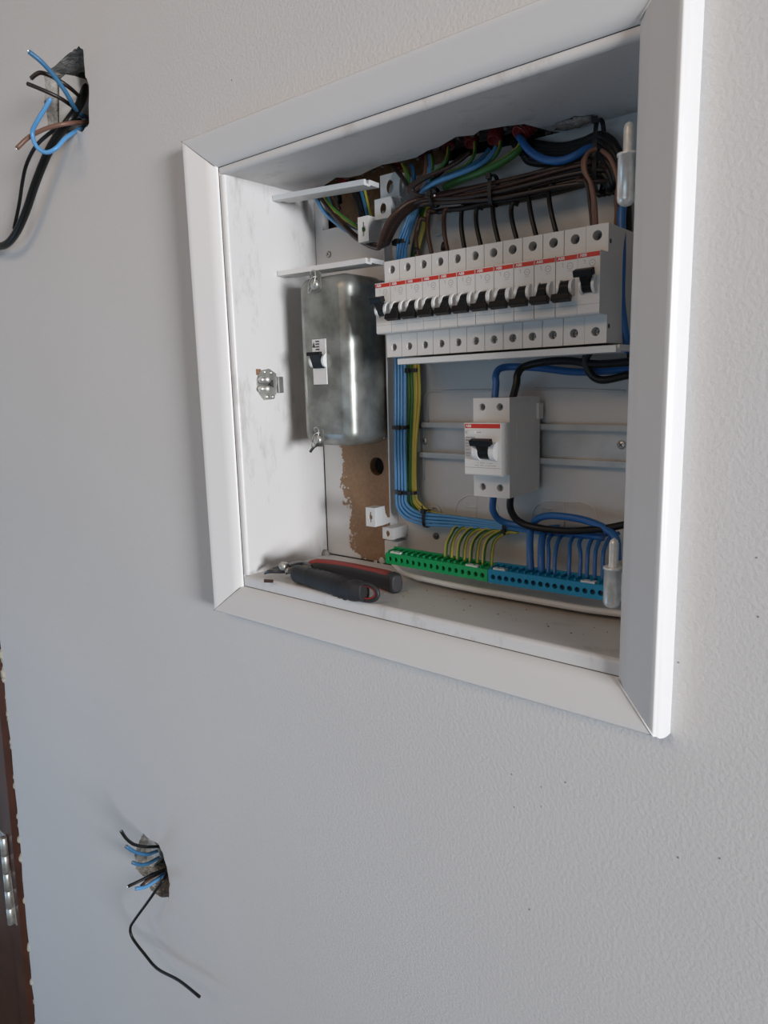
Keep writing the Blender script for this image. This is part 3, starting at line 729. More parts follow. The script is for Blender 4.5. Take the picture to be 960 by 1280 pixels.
# two-pole residual current switch
rx = 0.0932
rcd = thing('residual_current_switch', 'two-pole switch with white test button, alone on the middle rail', 'safety switch', (rx, 0.05, RZ), local=True)
rcd.location = row_pt(rx, 0, RZ); rcd.rotation_euler = Rrow.to_euler()
W = 0.035; h = 0.0419
hc4 = [circle(x, z, 0.0031, 18) for x in (0.0088, 0.0258) for z in (h-.0075, -h+.0085)]
obj('body', MB().prism([(0, -h), (W, -h), (W, h), (0, h)], hc4, 'xz', 0.0, 0.053, floor_depth=0.010, floor_mi=1), ['plastic_grey', 'print_hole_dark'], rcd, bevel=0.0006)  # black hole floors again stand in for shade
for x in (0.0088, 0.0258):
    for y_, z_, r_ in ((0.0085, h-.0075, 0.0024), (0.0055, -h+.0085, 0.0020)):
        mb = MB(); screwhead(mb, x, y_, z_, r_); obj('terminal_screw', mb, ['zinc', 'print_hole_dark'], rcd)
P = [(0.0, -NH), (-NP+0.0012, -NH), (-NP, -NH+0.0012), (-NP, NH), (0.0, NH)]
nose = obj('nose', MB().prism(P, [], 'yz', 0.0, W), 'plastic_grey', rcd, bevel=0.0008)
obj('red_stripe', MB().box(0.0006, W-0.0006, -NP-0.00012, -NP, NH-0.0044, NH-0.0008), 'red_stripe', nose)
tx = bpy.data.objects.new('lettering', ABB); COL.objects.link(tx); tx.parent = nose; tx.location = (0.0015, -NP-0.0003, NH-0.0026)
obj('test_button', MB().prism(circle(0.0072, NH-0.0078, 0.0038, 20, sy=0.5), [], 'xz', -NP-0.0012, -NP), 'plastic_white', nose, bevel=0.0003)
mb = MB(); y0, y1 = -NP-0.0001, -NP
random.seed(3)
for r, (z, w_, hh) in enumerate(((0.0094, .0085, .0010), (0.0070, .0095, .0012), (0.0046, .006, .0006), (0.0025, .004, .0005), (-0.0005, .004, .0005), (-.0035, .0065, .0007), (-.0055, .004, .0005))):
    x = 0.0012
    while x < 0.0012+w_:
        q = random.uniform(.0005, .0013); mb.box(x, x+q*.75, y0, y1, z, z+hh); x += q
for z in (-0.0115, -0.0135):
    x = 0.010
    while x < 0.029:
        q = random.uniform(.0005, .0015)
        if random.random() < .6: mb.box(x, x+q*.7, y0, y1, z, z+.0005)
        x += q
x = 0.0122
while x < 0.016: mb.box(x, x+.0005, y0, y1, NH-.0082, NH-.0075); x += .0008
obj('faint_print', mb, 'print_grey', nose)
obj('label_groove', MB().box(0.0005, W-.0005, -NP-0.00008, -NP, -NH+0.0066, -NH+0.0069), 'print_grey', nose)
toggle_parts(rcd, 0.0215, 0.0105, 0.0195, -0.0012, True, gw=0.0048, R=0.0078)
mb = MB()
for z in (0.008, -0.010):
    mb.prism([(-0.0070+0.0025*math.cos(t*PI/10), z+0.004*math.sin(t*PI/10)) for t in range(20)], [[(-0.0070+0.0021*math.cos(t*PI/10), z+0.0036*math.sin(t*PI/10)) for t in range(20)]], 'yz', W, W+0.0002)
for y, z, dz in ((0.012, 0.005, 0.016), (0.012, -0.022, 0.02)): mb.box(W, W+0.0002, y, y+0.0005, z, z+dz)
obj('side_emboss', mb, 'plastic_white', rcd)
obj('back_clip', MB().box(W-0.004, W+0.002, 0.047, 0.056, 0.022, 0.036), 'plastic_grey', rcd, bevel=0.0005)

# ------------------------------------------------------------------ terminal bars
def terminal_bar(x0, x1, n, yf, zl, zr, hgt, m, label, name):
    t = thing(name, label, 'terminal block', ((x0+x1)/2, yf, min(zl, zr)))
    sl = (zr-zl)/(x1-x0)
    S = Matrix.Translation(V((x0, 0, zl))) @ Matrix.Rotation(-math.atan(sl), 4, 'Y')
    Ln = x1-x0; pitch = Ln/(n+0.6)
    holes = [circle(pitch*(k+.8), hgt*.46, 0.0023, 12) for k in range(n)]
    mb = MB().prism([(0, 0.001), (0.001, 0), (Ln-.0003, 0), (Ln-.0003, hgt), (0.001, hgt), (0, hgt-.001)], holes, 'xz', yf, yf+0.010, floor_depth=0.0055, back=False)
    mb.box(0, Ln-.0003, yf+0.006, yf+0.016, -0.0008, hgt*0.99)
    mb.xf(S); obj('body', mb, m, t, bevel=0)
    for k in range(n):
        mb = MB(); screwhead(mb, pitch*(k+.8), yf+0.0040, hgt*.46, 0.0019); mb.xf(S); obj('terminal_screw', mb, ['steel_dark', 'print_hole_dark'], t)
    mb = MB()
    for k in range(n):
        x = pitch*(k+.8); mb.box(x-pitch*.46, x-pitch*.34, yf+0.0015, yf+0.016, hgt*.99, hgt+0.0022)
    mb.box(0, Ln-.0003, yf+0.0135, yf+0.016, hgt*.99, hgt+0.003)
    mb.xf(S); obj('divider_fin', mb, m, t)
    mb = MB()
    for c in (0.10, 0.85):
        mb = MB().box(Ln*c-.006, Ln*c+.006, yf+0.0005, yf+0.0055, hgt, hgt+0.0015)
        mb.xf(S); obj('marker_clip', mb, 'conduit_white', t)
    return t, S, Ln, pitch
YB = 0.055
g0, g1 = at(482, 704, YB), at(609.5, 727.5, YB)
b0, b1 = at(610, 728, YB), at(757, 751, YB)
gt = terminal_bar(g0.x, g1.x, 16, YB, g0.z, g1.z, 0.0112, 'green_bar', 'green plastic earth terminal bar at the left foot of the tray', 'earth_terminal_bar')
bt = terminal_bar(b0.x, b1.x+0.001, 16, YB, b0.z, b1.z, 0.0122, 'blue_bar', 'blue plastic neutral terminal bar at the right foot of the tray', 'neutral_terminal_bar')

# ------------------------------------------------------------------ wires
def wire(name, pts, r, m, label, group=None, seg=10, twist=0.0, cat='wire', tip=False, ph=0.0):
    P = [p if isinstance(p, Vector) else at(*p) for p in pts]
    mb = MB()
    if isinstance(m, tuple): mb.tube(P, r, seg, 0, 1, twist, ph=ph); ms = list(m)
    else: mb.tube(P, r, seg); ms = [m]
    if tip:
        d = (P[0]-P[1]).normalized(); mb.cyl(P[0], P[0]+d*0.0015, r*.55, seg=8, mi=len(ms)); ms.append('zinc')
    o = obj(name, mb, ms)
    return tag(o, label, cat, group)
GY = ('green_wire', 'yellow_wire')
YG = ('yellow_wire', 'green_wire')

# blue neutral bundle down the left edge of the tray and along its foot
for k in range(4):
    t = k/3; u = 494.5+11.5*t
    pts = [(518+6*t, 256, .098), (509+9*t, 275, .092), (499+11*t, 300, .088), (496+10.5*t, 325, .093), (u-.5, 380, .106), (u, 450, .098), (u, 520, .094), (u+.5, 590, .094), (u+1, 618-2*t, .094),
           (497+11*t, 634-5*t, .094), (507+12*t, 647-8*t, .094), (529+6*t, 655-12*t, .094), (563, 657.5-12*t, .095), (608, 660-8*t, .096), (640+10*t, 662-5*t, .097), (690+10*t, 668-6*t, .100), (735+8*t, 672-6*t, .102)]
    wire('neutral_wire', pts, 0.00155, 'blue_wire', '%s light blue wire from the left, front of the bundle on the tray edge' % ORD[k], 'blue wires in the left bundle')
for k in range(3):
    t = k/2; u = 498+6.5*t
    pts = [(u+20, 260, .104), (u+3, 300, .097), (u+1, 380, .109), (u, 450, .103), (u, 590, .100), (u+1, 625-2*t, .100), (508+8*t, 644-6*t, .100), (563, 652-6*t, .100), (640, 658-3*t, .101), (700, 664, .104)]
    wire('neutral_wire', pts, 0.0019, 'blue_wire', 'light blue wire in the rear layer of the bundle down the left tray edge', 'rear blue wires in the left bundle')
# green and yellow bundle beside it
gyt = [(510.5, 510, GY), (514, 513, GY), (517, 515.5, GY), (520, 517.5, YG), (523.5, 520, YG)]
for k, (u, u2, m) in enumerate(gyt):
    pts = [(529+2*k, 255, .106), (522+2*k, 285, .103), (514+2*k, 325, .105), (u, 400, .108), (u, 455, .102), (u+1, 500, .100), (u2, 560, .100), (u2, 615, .100), (u2+4, 636-2*k, .101), (u2+20, 648-2*k, .102), (560+4*k, 655-2*k, .102)]
    wire('earth_wire', pts, 0.0016, m, '%s striped wire from the left in the bundle beside the blue wires' % ORD[k], 'striped wires in the left bundle', twist=0.004, ph=(-1.9, -2.1, -1.0, -1.7, -1.9)[k])

# earth drops into the green bar
gx = [(557, 694.5), (564, 696), (572, 698), (580, 700), (588, 701.5), (596, 703), (604, 705), (614, 706.5)]
for k, (u, v) in enumerate(gx):
    st = 566+k*9.2
    pts = [(st+18, 660+k*.8, .098), (st+4, 659+k*.9, .094), (u+7-(k%2), 668+k*.9, .084), (u+1.5, 680+k, .074), (u, v+2, .067)]
    wire('earth_wire', pts, 0.0017, GY if k % 2 else YG, '%s striped green and yellow wire from the left entering the green terminal bar' % ORD[k], 'earth wires into the green bar', twist=0.03)
# neutral drops into the blue bar
nx = [(685, 688.5), (693, 700.5), (711, 716), (724.7, 727), (733.5, 740), (743, 750), (753, 760)]
for k, (u, ut) in enumerate(nx):
    v = 714+(u-683)*0.165
    pts = [(ut+14, 666, .098), (ut+3, 668+k*.6, .092), (ut-3 if ut-u < 8 else ut-5, 676+k, .084), (u+1, 694, .074), (u, v+4, .067)]
    wire('neutral_wire', pts, 0.0017, 'blue_wire_thick', '%s thin blue wire from the left entering the blue terminal bar' % ORD[k], 'neutral wires into the blue bar')
wire('neutral_cable', [(677, 716, .067), (676.5, 695, .072), (678, 672, .084), (684, 662, .092), (700, 660, .098)], 0.0032, 'blue_wire_thick', 'right one of two thick blue cables standing in the blue terminal bar')
wire('neutral_cable', [(663.5, 714, .067), (662.5, 695, .071), (662.5, 672, .080), (665, 657, .086), (673, 648, .086), (690, 644.5, .086), (721, 648, .086), (745, 655, .084), (762, 664, .080), (770, 674, .074), (772, 700, .074)], 0.0032, 'blue_wire_thick', 'thick blue cable arching right from the blue terminal bar behind the lower pin')
# main switch cables
def rpt(x, y, z): return row_pt(rx+x, y, RZ+z)
wire('supply_cable', [rpt(.0258, .020, h-.004), (645.5, 480, .072), (647, 468, .074), (655, 458.5, .078), (680, 452.5, .082), (712, 451, .084), (745, 455, .084), (785, 452.5, .084), (800, 452, .084)], 0.0032, 'black_wire', 'thick black cable bending right from the top of the two-pole switch')
wire('neutral_cable', [rpt(.0088, .020, h-.004), (620, 480, .074), (619.5, 470, .076), (624, 461.5, .082), (638, 458.5, .089), (674, 460, .094), (722, 465, .096), (785, 462, .096), (800, 461, .096)], 0.0031, 'blue_wire_thick', 'thick blue cable bending right from the top of the two-pole switch')
wire('supply_cable', [row_pt(11.5*.0175-.008, .030, -H2+.004), (733.5, 445, .082), (734, 459, .084), (742, 471, .086), (756, 475, .088), (785, 469, .088), (800, 467, .088)], 0.0032, 'black_wire', 'thick black cable hooking right from under the last breakers')
wire('neutral_cable', [rpt(.0088, .020, -h+.004), (616, 630, .074), (617, 640, .077), (625, 650, .083), (645, 656, .088), (700, 664, .090), (755, 672, .090)], 0.0031, 'blue_wire_thick', 'thick blue cable curving right from the bottom of the two-pole switch')
wire('supply_cable', [rpt(.0258, .020, -h+.004), (637.5, 630, .072), (640, 641, .074), (648, 651, .077), (666, 658.5, .080), (707, 663.5, .082), (752, 661, .082), (785, 655, .082), (800, 653, .082)], 0.0031, 'black_wire', 'thick black cable curving right from the bottom of the two-pole switch')

# top: brown harness
def harness(k, n, m, r=0.0019):
    t = k/(n-1); dy = 0.004*math.sin(k*2.1)
    return [(473+12*t, 311-6*t, .070+.016*t), (476+13*t, 298-3*t, .064+.018*t), (483+13*t, 281+1*t, .062+.018*t), (494+10*t, 266+5*t, .064+.015*t), (511+5*t, 253+8*t, .072+.010*t), (528, 249+7*t, .080+dy), (547, 246+8*t, .084+dy), (580, 244+8*t, .084+dy), (617, 236+13*t, .084+dy), (655, 226+16*t, .084+dy), (700, 213+20*t, .086+dy), (745, 203+24*t, .090+dy), (768, 205+22*t, .094)]
for k in range(6):
    wire('phase_wire', harness(k, 6, 0), 0.0020, 'brown_wire' if k in (0, 3) else 'dark_brown_wire', '%s brown wire from the top in the main harness above the breakers' % ORD[k], 'brown wires of the main harness')
for k in range(5):
    t = k/4
    pts = [(588-12*t, 190+5*t, .086), (572-8*t, 203+3*t, .082), (550-6*t, 214+3*t, .078), (530-3*t, 222+4*t, .076), (513+3*t, 232+2*t, .075), (510.5+6*t, 240, .076), (519+5*t, 247.5-3*t, .078), (536, 248-3.5*t, .082), (560, 243-3*t, .082+.003*t), (600, 233-1*t, .083+.003*t), (650, 221, .085), (700, 210-2*t, .087), (742, 203-4*t, .092)]
    wire('phase_wire', pts, 0.0017, 'brown_wire' if k in (0, 2) else 'dark_brown_wire', 'brown wire looping back left of the small cable tie above the breakers', 'brown wires of the looped bundle')
# darker lower harness that feeds the breakers
for k in range(9):
    t = k/8; dy = 0.003*math.cos(k*1.7)
    pts = [(536+11*k, 266-1.9*k+1.0*(k % 2), .087), (560+9.5*k, 262-1.6*k+(k % 3), .086+dy), (600+7*k, 258-2.4*k, .086+dy), (640+6*k, 252-4.0*t*4, .087+dy), (690, 242-12*t, .089+dy), (735, 230-10*t, .092+dy), (762, 222-8*t, .095)]
    wire('phase_wire', pts, 0.0021, 'black_wire' if k % 3 else 'dark_brown_wire', 'dark wire of the low harness running just above the breaker row', 'dark wires of the low harness')
# breaker feeds
fe = [(521, 285), (534.6, 267), (555, 266), (577, 260), (595, 263), (616, 254), (639, 258), (661, 240), (686, 236)]
fi = [1, 2, 3, 4, 5, 6, 7, 8, 9]
for k, (u, v) in enumerate(fe):
    b = row_pt((fi[k]-1+.5+(.65 if k == 0 else .5))*.0175, .028, H2-.004)
    u2 = (fi[k])
    end = V((b.x, .078, b.z)); q = Vector(end)
    top = at(u, v, .084)
    mid = top.lerp(end, .45)+V((-0.0010, -.002, .001))
    side = at(u+9, v-2.5, .087) if k else at(u+12, v-10, .087)
    m = 'brown_wire' if k < 3 else 'black_wire'
    wire('feed_wire', [side, top+V((.002, 0, .0022)) if k else at(526, 274, .085), top+V((0, 0, -.003)), mid, end], 0.0020, m, '%s dark feed wire from the left dropping into a breaker top' % ORD[k], 'feed wires into the breaker tops')
wire('feed_wire', [(735, 193, .080), (729, 201, .078), (730, 214, .076), (737, 226, .074), (741, 245, .075), (742, 262, .077), (743, 280, .079), (743, 292, .080)], 0.0017, 'brown_wire_light', 'light brown wire with an S bend above the last breaker')
wire('feed_wire', [(746, 186, .080), (735, 191, .076), (731, 205, .073), (733, 218, .073), (739, 230, .073), (743, 248, .075), (744.5, 265, .078), (745.5, 292, .080)], 0.0017, 'brown_wire_light', 'rightmost of the two intertwined brown wires above the last breaker')
wire('feed_wire', [(728, 222, .078), (722, 224, .074), (724, 226, .072), (731, 226.5, .073), (735, 236, .075), (737, 252, .078), (739, 270, .080), (740.5, 292, .080)], 0.0016, 'brown_wire', 'brown wire with a curled top beside the intertwined pair')
wire('feed_wire', [(752, 188, .080), (762, 197, .076), (769, 213, .074), (773, 230, .076), (770, 248, .080), (771, 262, .084), (770, 282, .088), (769, 310, .092)], 0.0017, 'brown_wire_light', 'single light brown wire dropping left of the upper hinge pin')

# wires that come out of the conduits at the top
def short(name, pts, r, m, label, **k):
    if isinstance(m, tuple): k.setdefault('twist', 0.03); k.setdefault('ph', -0.8)
    return wire(name, pts, r, m, label, **k)
short('neutral_wire', [(620, 184, .094), (615, 193, .090), (607, 201, .086), (594, 209, .082), (575, 217, .080), (550, 226, .079), (537, 233, .081), (528, 240, .084), (520, 255, .092)], 0.0020, 'blue_wire', 'front blue wire sweeping left from the conduits at the top')
short('neutral_wire', [(612, 186, .097), (600, 200, .092), (582, 211, .087), (560, 220, .085), (540, 229, .086), (524, 241, .090), (518, 255, .095)], 0.0019, 'blue_wire_old', 'rear blue wire sweeping left under the conduits at the top')
short('earth_cable', [(654, 174, .094), (651, 183, .090), (644, 191, .087), (627, 203, .085), (604, 214, .086), (580, 223, .090), (556, 234, .095)], 0.0033, ('yellow_wire', 'green_wire'), 'thick green and yellow cable sweeping left from the largest conduit', twist=0.03)
short('earth_wire', [(626, 177, .098), (624, 187, .093), (617, 197, .091), (604, 206, .091), (580, 215, .093)], 0.0017, YG, 'thin striped wire under the second red conduit from the right')
short('earth_wire', [(594, 178, .098), (593.5, 190, .092), (589, 200, .090), (581, 208, .091), (560, 216, .094)], 0.0017, YG, 'thin striped wire bending left in the middle of the conduits')
short('earth_wire', [(561, 184, .098), (560, 194, .092), (556, 203, .090), (547, 212, .092), (530, 224, .096)], 0.0017, YG, 'thin striped wire right of the short conduit group')
short('phase_wire', [(533, 192, .100), (532.5, 205, .094), (531, 215, .090), (528, 224, .088), (520, 240, .088)], 0.0017, 'brown_wire_light', 'short light brown wire dropping from the conduit left of centre')
short('neutral_wire', [(536, 193, .101), (537.5, 205, .096), (537, 217, .092), (534, 228, .092)], 0.0017, 'blue_wire', 'short blue wire dropping beside the short light brown one')
short('earth_wire', [(539, 193, .102), (541, 205, .097), (540, 215, .094), (536, 228, .094)], 0.0016, YG, 'short striped wire dropping beside the short blue one')
short('earth_wire', [(503, 204, .102), (507, 213, .095), (510, 222, .092), (511, 232, .090), (518, 252, .092)], 0.0018, YG, 'striped wire emerging above the top bracket')
short('phase_wire', [(488, 205, .104), (495, 212, .096), (503, 222, .088), (510, 234, .084), (517, 248, .084), (530, 254, .088)], 0.0021, 'dark_brown_wire', 'dark brown wire slanting down right of the top bracket')
short('neutral_wire', [(514, 206, .104), (517, 216, .099), (517, 230, .096), (515, 250, .096)], 0.0020, 'blue_wire_old', 'dull blue wire between the bracket and the short conduit group')
short('phase_wire', [(560, 196, .106), (556, 210, .100), (545, 222, .098), (530, 236, .097), (520, 256, .100)], 0.0019, 'black_wire', 'black wire behind the striped one right of the short conduits')
short('neutral_cable', [(649, 171, .094), (655, 180, .088), (664, 190, .085), (680, 199, .083), (700, 201, .083), (718, 195, .085), (732, 187, .089), (745, 183, .095)], 0.0031, 'blue_wire_thick', 'thick blue cable sagging from the largest conduit to the right')
# black cable bundle top right, bending down the right side
for k in range(6):
    t = k/5
    pts = [(640+3*k, 176+3.5*k, .102-.001*k), (665, 180+4.4*k, .100), (700, 184+4*k, .098), (728, 178+5*k, .096), (748, 170+6*k, .094), (763-2*k, 176+8*k, .092), (773-3*k, 192+6*k, .092), (778-3*k, 215+4*k, .094), (783-2*k, 250, .098), (785-1.5*k, 320, .100), (788-1.5*k, 400, .100), (790, 450, .100)]
    if k > 2: pts = pts[:8]+[(776-3*k, 236, .100)]
    wire('supply_cable', pts, 0.0037, 'black_wire', 'black cable in the heavy bundle at the top right corner of the recess', 'black cables at the top right')
for k in range(4):
    t = k/3
    wire('phase_wire', [(690, 216+9*t, .094), (720, 206+9*t, .094), (745-2*k, 192+11*t, .096), (760-3*k, 196+8*t, .098), (772-5*k, 214+4*k, .100), (774-6*k, 232+2*k, .102), (766-6*k, 240+k, .104)], 0.0030, 'black_wire', 'dark cable tucked behind the long tie at the top right', 'tucked dark cables')
wire('neutral_cable', [(776, 215, .090), (779, 240, .088), (777, 270, .084), (777, 320, .080), (776, 370, .080), (780, 410, .082), (786, 440, .086)], 0.0034, 'blue_wire_thick', 'thick dark blue cable running down right of the last breaker')

# upper left: wires behind the strip and bracket
short('neutral_wire', [(393, 243, .092), (398, 253, .088), (406, 266, .088), (419, 278, .090), (431, 287, .094), (446, 296, .100), (460, 303, .104)], 0.0019, 'blue_wire', 'lowest blue wire crossing the square cutout at the upper left')
short('phase_wire', [(399, 244, .090), (408, 257, .086), (418, 270, .086), (430, 283, .088), (443, 296, .088), (455, 304, .086), (466, 309, .080), (474, 310, .073), (478, 302, .068)], 0.0021, 'dark_brown_wire', 'outer dark brown wire looping under the upper left bracket')
short('phase_wire', [(402, 244, .094), (413, 259, .091), (424, 273, .091), (438, 288, .092), (452, 299, .091), (464, 304, .086), (474, 305, .078), (481, 295, .072)], 0.0019, 'brown_wire', 'inner brown wire looping under the upper left bracket')
short('earth_wire', [(404, 243, .092), (409, 252, .089), (417, 262, .090), (429, 272, .094), (446, 283, .100), (460, 290, .106)], 0.0021, YG, 'striped wire crossing the square cutout at the upper left')
short('neutral_wire', [(409, 246, .098), (416, 262, .097), (426, 274, .098), (440, 283, .101), (455, 288, .106)], 0.0018, 'blue_wire_old', 'dull blue wire under the striped one at the upper left')
short('phase_cable', [(440, 226, .104), (444, 240, .102), (449, 255, .102), (454, 271, .104)], 0.0040, 'black_wire', 'thick black cable dropping behind the upper left bracket')
short('neutral_wire', [(449, 226, .104), (452, 240, .103), (456, 255, .103), (460, 272, .105)], 0.0020, 'blue_wire_old', 'blue wire dropping between black cable and striped wire, upper left')
short('earth_wire', [(453, 226, .104), (456, 240, .104), (460, 256, .104), (464, 272, .106)], 0.0018, GY, 'striped wire dropping behind the upper left bracket')
short('phase_wire', [(414, 238, .110), (420, 250, .112), (425, 262, .114)], 0.0016, 'brown_wire', 'short brown wire inside the square cutout')
short('phase_cable', [(404, 238, .112), (412, 240, .110), (422, 244, .112), (424, 254, .116)], 0.0034, 'black_wire', 'short thick black cable inside the square cutout')

# red corrugated conduits
def conduit(pts, r, label):
    P = smooth_path([at(*p) for p in pts], 6); mb = MB()
    rr = lambda t: 1+0.10*math.sin(t*2*PI*9)
    mb.tube([at(*p) for p in pts], r, 14, sub=16, radii=rr, caps=False)
    e = P[-1]; d = (P[-1]-P[-2]).normalized()
    mb.lathe(e-d*.0005, d, [(0, r), (0.0006, r), (0.0006, r*.75), (-0.004, r*.72)], 14)
    tag(obj('conduit', mb, 'red_conduit'), label, 'conduit', 'dark red conduits')
conduit([(376, 244, .112), (388, 243.5, .098), (401, 243, .088)], 0.0042, 'leftmost dark red conduit stub under the upper white strip')
conduit([(428, 218, .112), (430, 226, .108), (433, 238, .104)], 0.0042, 'dark red conduit stub under the middle of the upper white strip')
conduit([(534, 172, .112), (531, 182, .106), (531, 194, .100)], 0.0060, 'dark red conduit above the short brown, blue and striped wires')
conduit([(590, 150, .114), (590, 165, .106), (589, 180, .100)], 0.0060, 'dark red conduit in the middle of the broken casing edge')
conduit([(624, 142, .114), (621, 158, .106), (618, 176, .100)], 0.0064, 'dark red conduit left of the largest one')
conduit([(676, 138, .114), (664, 152, .104), (649, 168, .094)], 0.0078, 'largest dark red conduit, at the right of the broken edge')
conduit([(560, 160, .114), (560, 172, .108), (561, 184, .104)], 0.0055, 'dark red conduit right of the short wires')
conduit([(498, 190, .114), (498, 198, .110), (499, 206, .106)], 0.0055, 'dark red conduit behind the top bracket')

# cable ties
def tie(c, rx_, rz_, axis, label, head=(0, -1), tail=None):
    """band wraps a bundle; axis 'z' = bundle runs vertically, 'x' = sideways"""
    c = at(*c); t = thing('cable_tie', label, 'cable tie', c); mb = MB(); n = 24; w_ = 0.0018
    for rr, s in ((0.0, 1), (0.0007, 1)): pass
    vs = []
    for j in (-1, 1):
        for q in (0.0, 0.0006):
            for k in range(n):
                a_ = 2*PI*k/n; ca, sa = math.cos(a_), math.sin(a_)
                ca = math.copysign(abs(ca)**.7, ca); sa = math.copysign(abs(sa)**.7, sa)
                if axis == 'z': vs.append(c+V(((rx_+q)*ca, (rz_+q)*sa, j*w_)))
                else: vs.append(c+V((j*w_, (rx_+q)*ca, (rz_+q)*sa)))
    fs = []
    for k in range(n):
        k2 = (k+1) % n; fs += [(n+k, n+k2, 3*n+k2, 3*n+k), (k, 2*n+k, 2*n+k2, k2), (k, k2, n+k2, n+k), (2*n+k, 3*n+k, 3*n+k2, 2*n+k2)]
    mb.add(vs, fs, 0, False); obj('band', mb, 'tie_black', t)
    hx_, hz_ = head
    hp = c+(V((hx_*rx_, -rz_-0.0012, 0)) if axis == 'z' else V((0, -rx_-.0012, hz_*rz_)))
    obj('lock_head', MB().box(hp.x-.0022, hp.x+.0022, hp.y-.0014, hp.y+.0014, hp.z-.0024, hp.z+.0024), 'tie_black', t, bevel=.0004)
    if tail: obj('tail', MB().tube([hp, hp+V(tail)*.5, hp+V(tail)], 0.0007, 6), 'tie_black', t)
    return t
tie((501, 303, .091), .0085, .0055, 'z', 'black cable tie round the blue bundle above the breaker row')
tie((516, 463, .1015), .0068, .0045, 'z', 'black cable tie round the striped bundle right under the breaker row', head=(-.4, -1))
tie((501, 534, .096), .0085, .0060, 'z', 'black cable tie round the blue bundle beside the rail end', head=(.3, -1))
tie((507, 615, .096), .0125, .0066, 'z', 'wide black cable tie low on the blue and striped bundles', head=(-.1, -1))
tie((534, 648, .097), .0062, .0085, 'x', 'black cable tie round the blue bundle just after its bend', head=(0, 1), tail=(0, -.001, .006))
tie((634, 659, .098), .0060, .0060, 'x', 'black cable tie on the low blue bundle under the two-pole switch', head=(0, -.6))
tie((543, 247, .082), .0068, .0080, 'x', 'small black cable tie with a bright tip where the brown wires cross', head=(0, .3), tail=(.003, -.002, -.010))
bp = at(543.5, 244.5, .072); bt_ = [o for o in bpy.data.objects if o.name.startswith('cable_tie') and o.get('label', '').startswith('small black')][0]
obj('cut_tip', MB().lathe(bp, (0, -1, 0), [(0, .0009), (.0006, .0009), (.0009, .0004)], 8), 'print_white', bt_)
tie((617, 239, .084), .0068, .0125, 'x', 'black cable tie round the main harness above the seventh breaker', head=(0, .85))
tie((749, 196, .093), .0085, .0270, 'x', 'long black cable tie round the heavy bundle at the top right', head=(0, .9))
for px, py in ((555, 307), (521, 312)):
    p = at(px, py, .079); tag(obj('wire_ferrule', MB().lathe(p+V((0, 0, -.004)), (0, 0, 1), [(0, .0030), (.004, .0028), (.007, .0017)], 12), 'black_plastic'), 'black sleeve on the feed wire above the %s breaker' % ('fourth' if px == 555 else 'second'), 'sleeve')

# ------------------------------------------------------------------ wires from the two holes in the wall
R1 = 0.0019
wire('power_cable', [(103, 92, .036), (106, 100, .030), (104, 120, .016), (95, 138, .002), (86, 151, -.008), (72, 170, -.014), (59, 193, -.018), (44, 230, -.020), (33, 263, -.020), (22, 288, -.020), (11, 303, -.020), (0, 308, -.020), (-16, 308, -.020), (-50, 300, -.02)], 0.0048, 'black_wire', 'thick black cable hanging from the upper wall hole and leaving at the left', cat='cable')
wire('loose_wire', [(100, 150, .020), (88, 153, .000), (74, 159, -.010), (59, 169, -.016), (44, 184, -.018), (33, 206, -.018), (28, 228, -.018), (24, 255, -.018), (17.5, 286, -.018)], 0.0022, 'black_wire', 'thin black wire hanging from the upper wall hole beside the thick cable')
wire('loose_wire', [(63.4, 123, -.040), (56, 136, -.044), (48, 149, -.048), (40.5, 165, -.050), (45, 182, -.048), (57, 190.5, -.042), (70, 185.5, -.034), (81, 173.5, -.022), (93, 165, -.004), (106, 158, .030)], 0.0024, 'blue_wire', 'bright blue wire looping below the upper wall hole', tip=True)
wire('loose_wire', [(21, 185.5, -.060), (37, 171, -.048), (61, 159.5, -.034), (87.5, 154, -.014), (104, 153, .014), (112, 152, .032)], 0.0024, 'brown_wire_light', 'light brown wire sticking left from the upper wall hole', tip=True)
wire('loose_wire', [(39, 98, -.045), (45, 93, -.042), (52, 91, -.038), (65.6, 96, -.028), (87.5, 110, -.010), (107, 128, .030)], 0.0023, 'dark_brown_wire', 'upper dark brown wire with a hooked end at the upper wall hole', tip=True)
wire('loose_wire', [(34, 104.5, -.050), (50, 111, -.040), (72, 121, -.024), (85, 129, -.010), (96, 138, .010), (106, 150, .034)], 0.0022, 'dark_brown_wire', 'lower dark brown wire with a straight end at the upper wall hole', tip=True)
wire('loose_wire', [(36, 64.5, -.060), (52.5, 78, -.048), (70, 98, -.032), (82, 115, -.020), (90, 129, -.010), (97, 140, .004), (109, 147, .030)], 0.0025, 'blue_wire_old', 'straight blue wire pointing up left from the upper wall hole', tip=True)
R2 = 0.0021
wire('loose_wire', [(151.5, 1039, -.050), (158.6, 1049, -.042), (169, 1056, -.030), (185, 1058.5, -.012), (199, 1058, .020)], R2, 'black_wire', 'topmost black wire sticking up left from the lower wall hole', tip=True)
wire('loose_wire', [(157.6, 1058, -.045), (169, 1065, -.032), (183, 1068, -.014), (196, 1064, .018)], 0.0024, 'blue_wire_old', 'upper pale blue wire at the lower wall hole', tip=True)
wire('loose_wire', [(165.7, 1078, -.040), (175, 1081, -.028), (186, 1079, -.012), (200, 1071, .022)], 0.0024, 'blue_wire_old', 'second pale blue wire from the top at the lower wall hole', tip=True)
wire('loose_wire', [(160, 1108, -.050), (177, 1100, -.034), (191, 1092.5, -.016), (207, 1087, .024)], R2, 'black_wire', 'straight black wire pointing down left at the lower wall hole', tip=True)
wire('loose_wire', [(176, 1108, -.036), (187, 1098, -.022), (203, 1090, .024)], R2, 'brown_wire', 'short brown wire behind the lowest blue one at the lower wall hole')
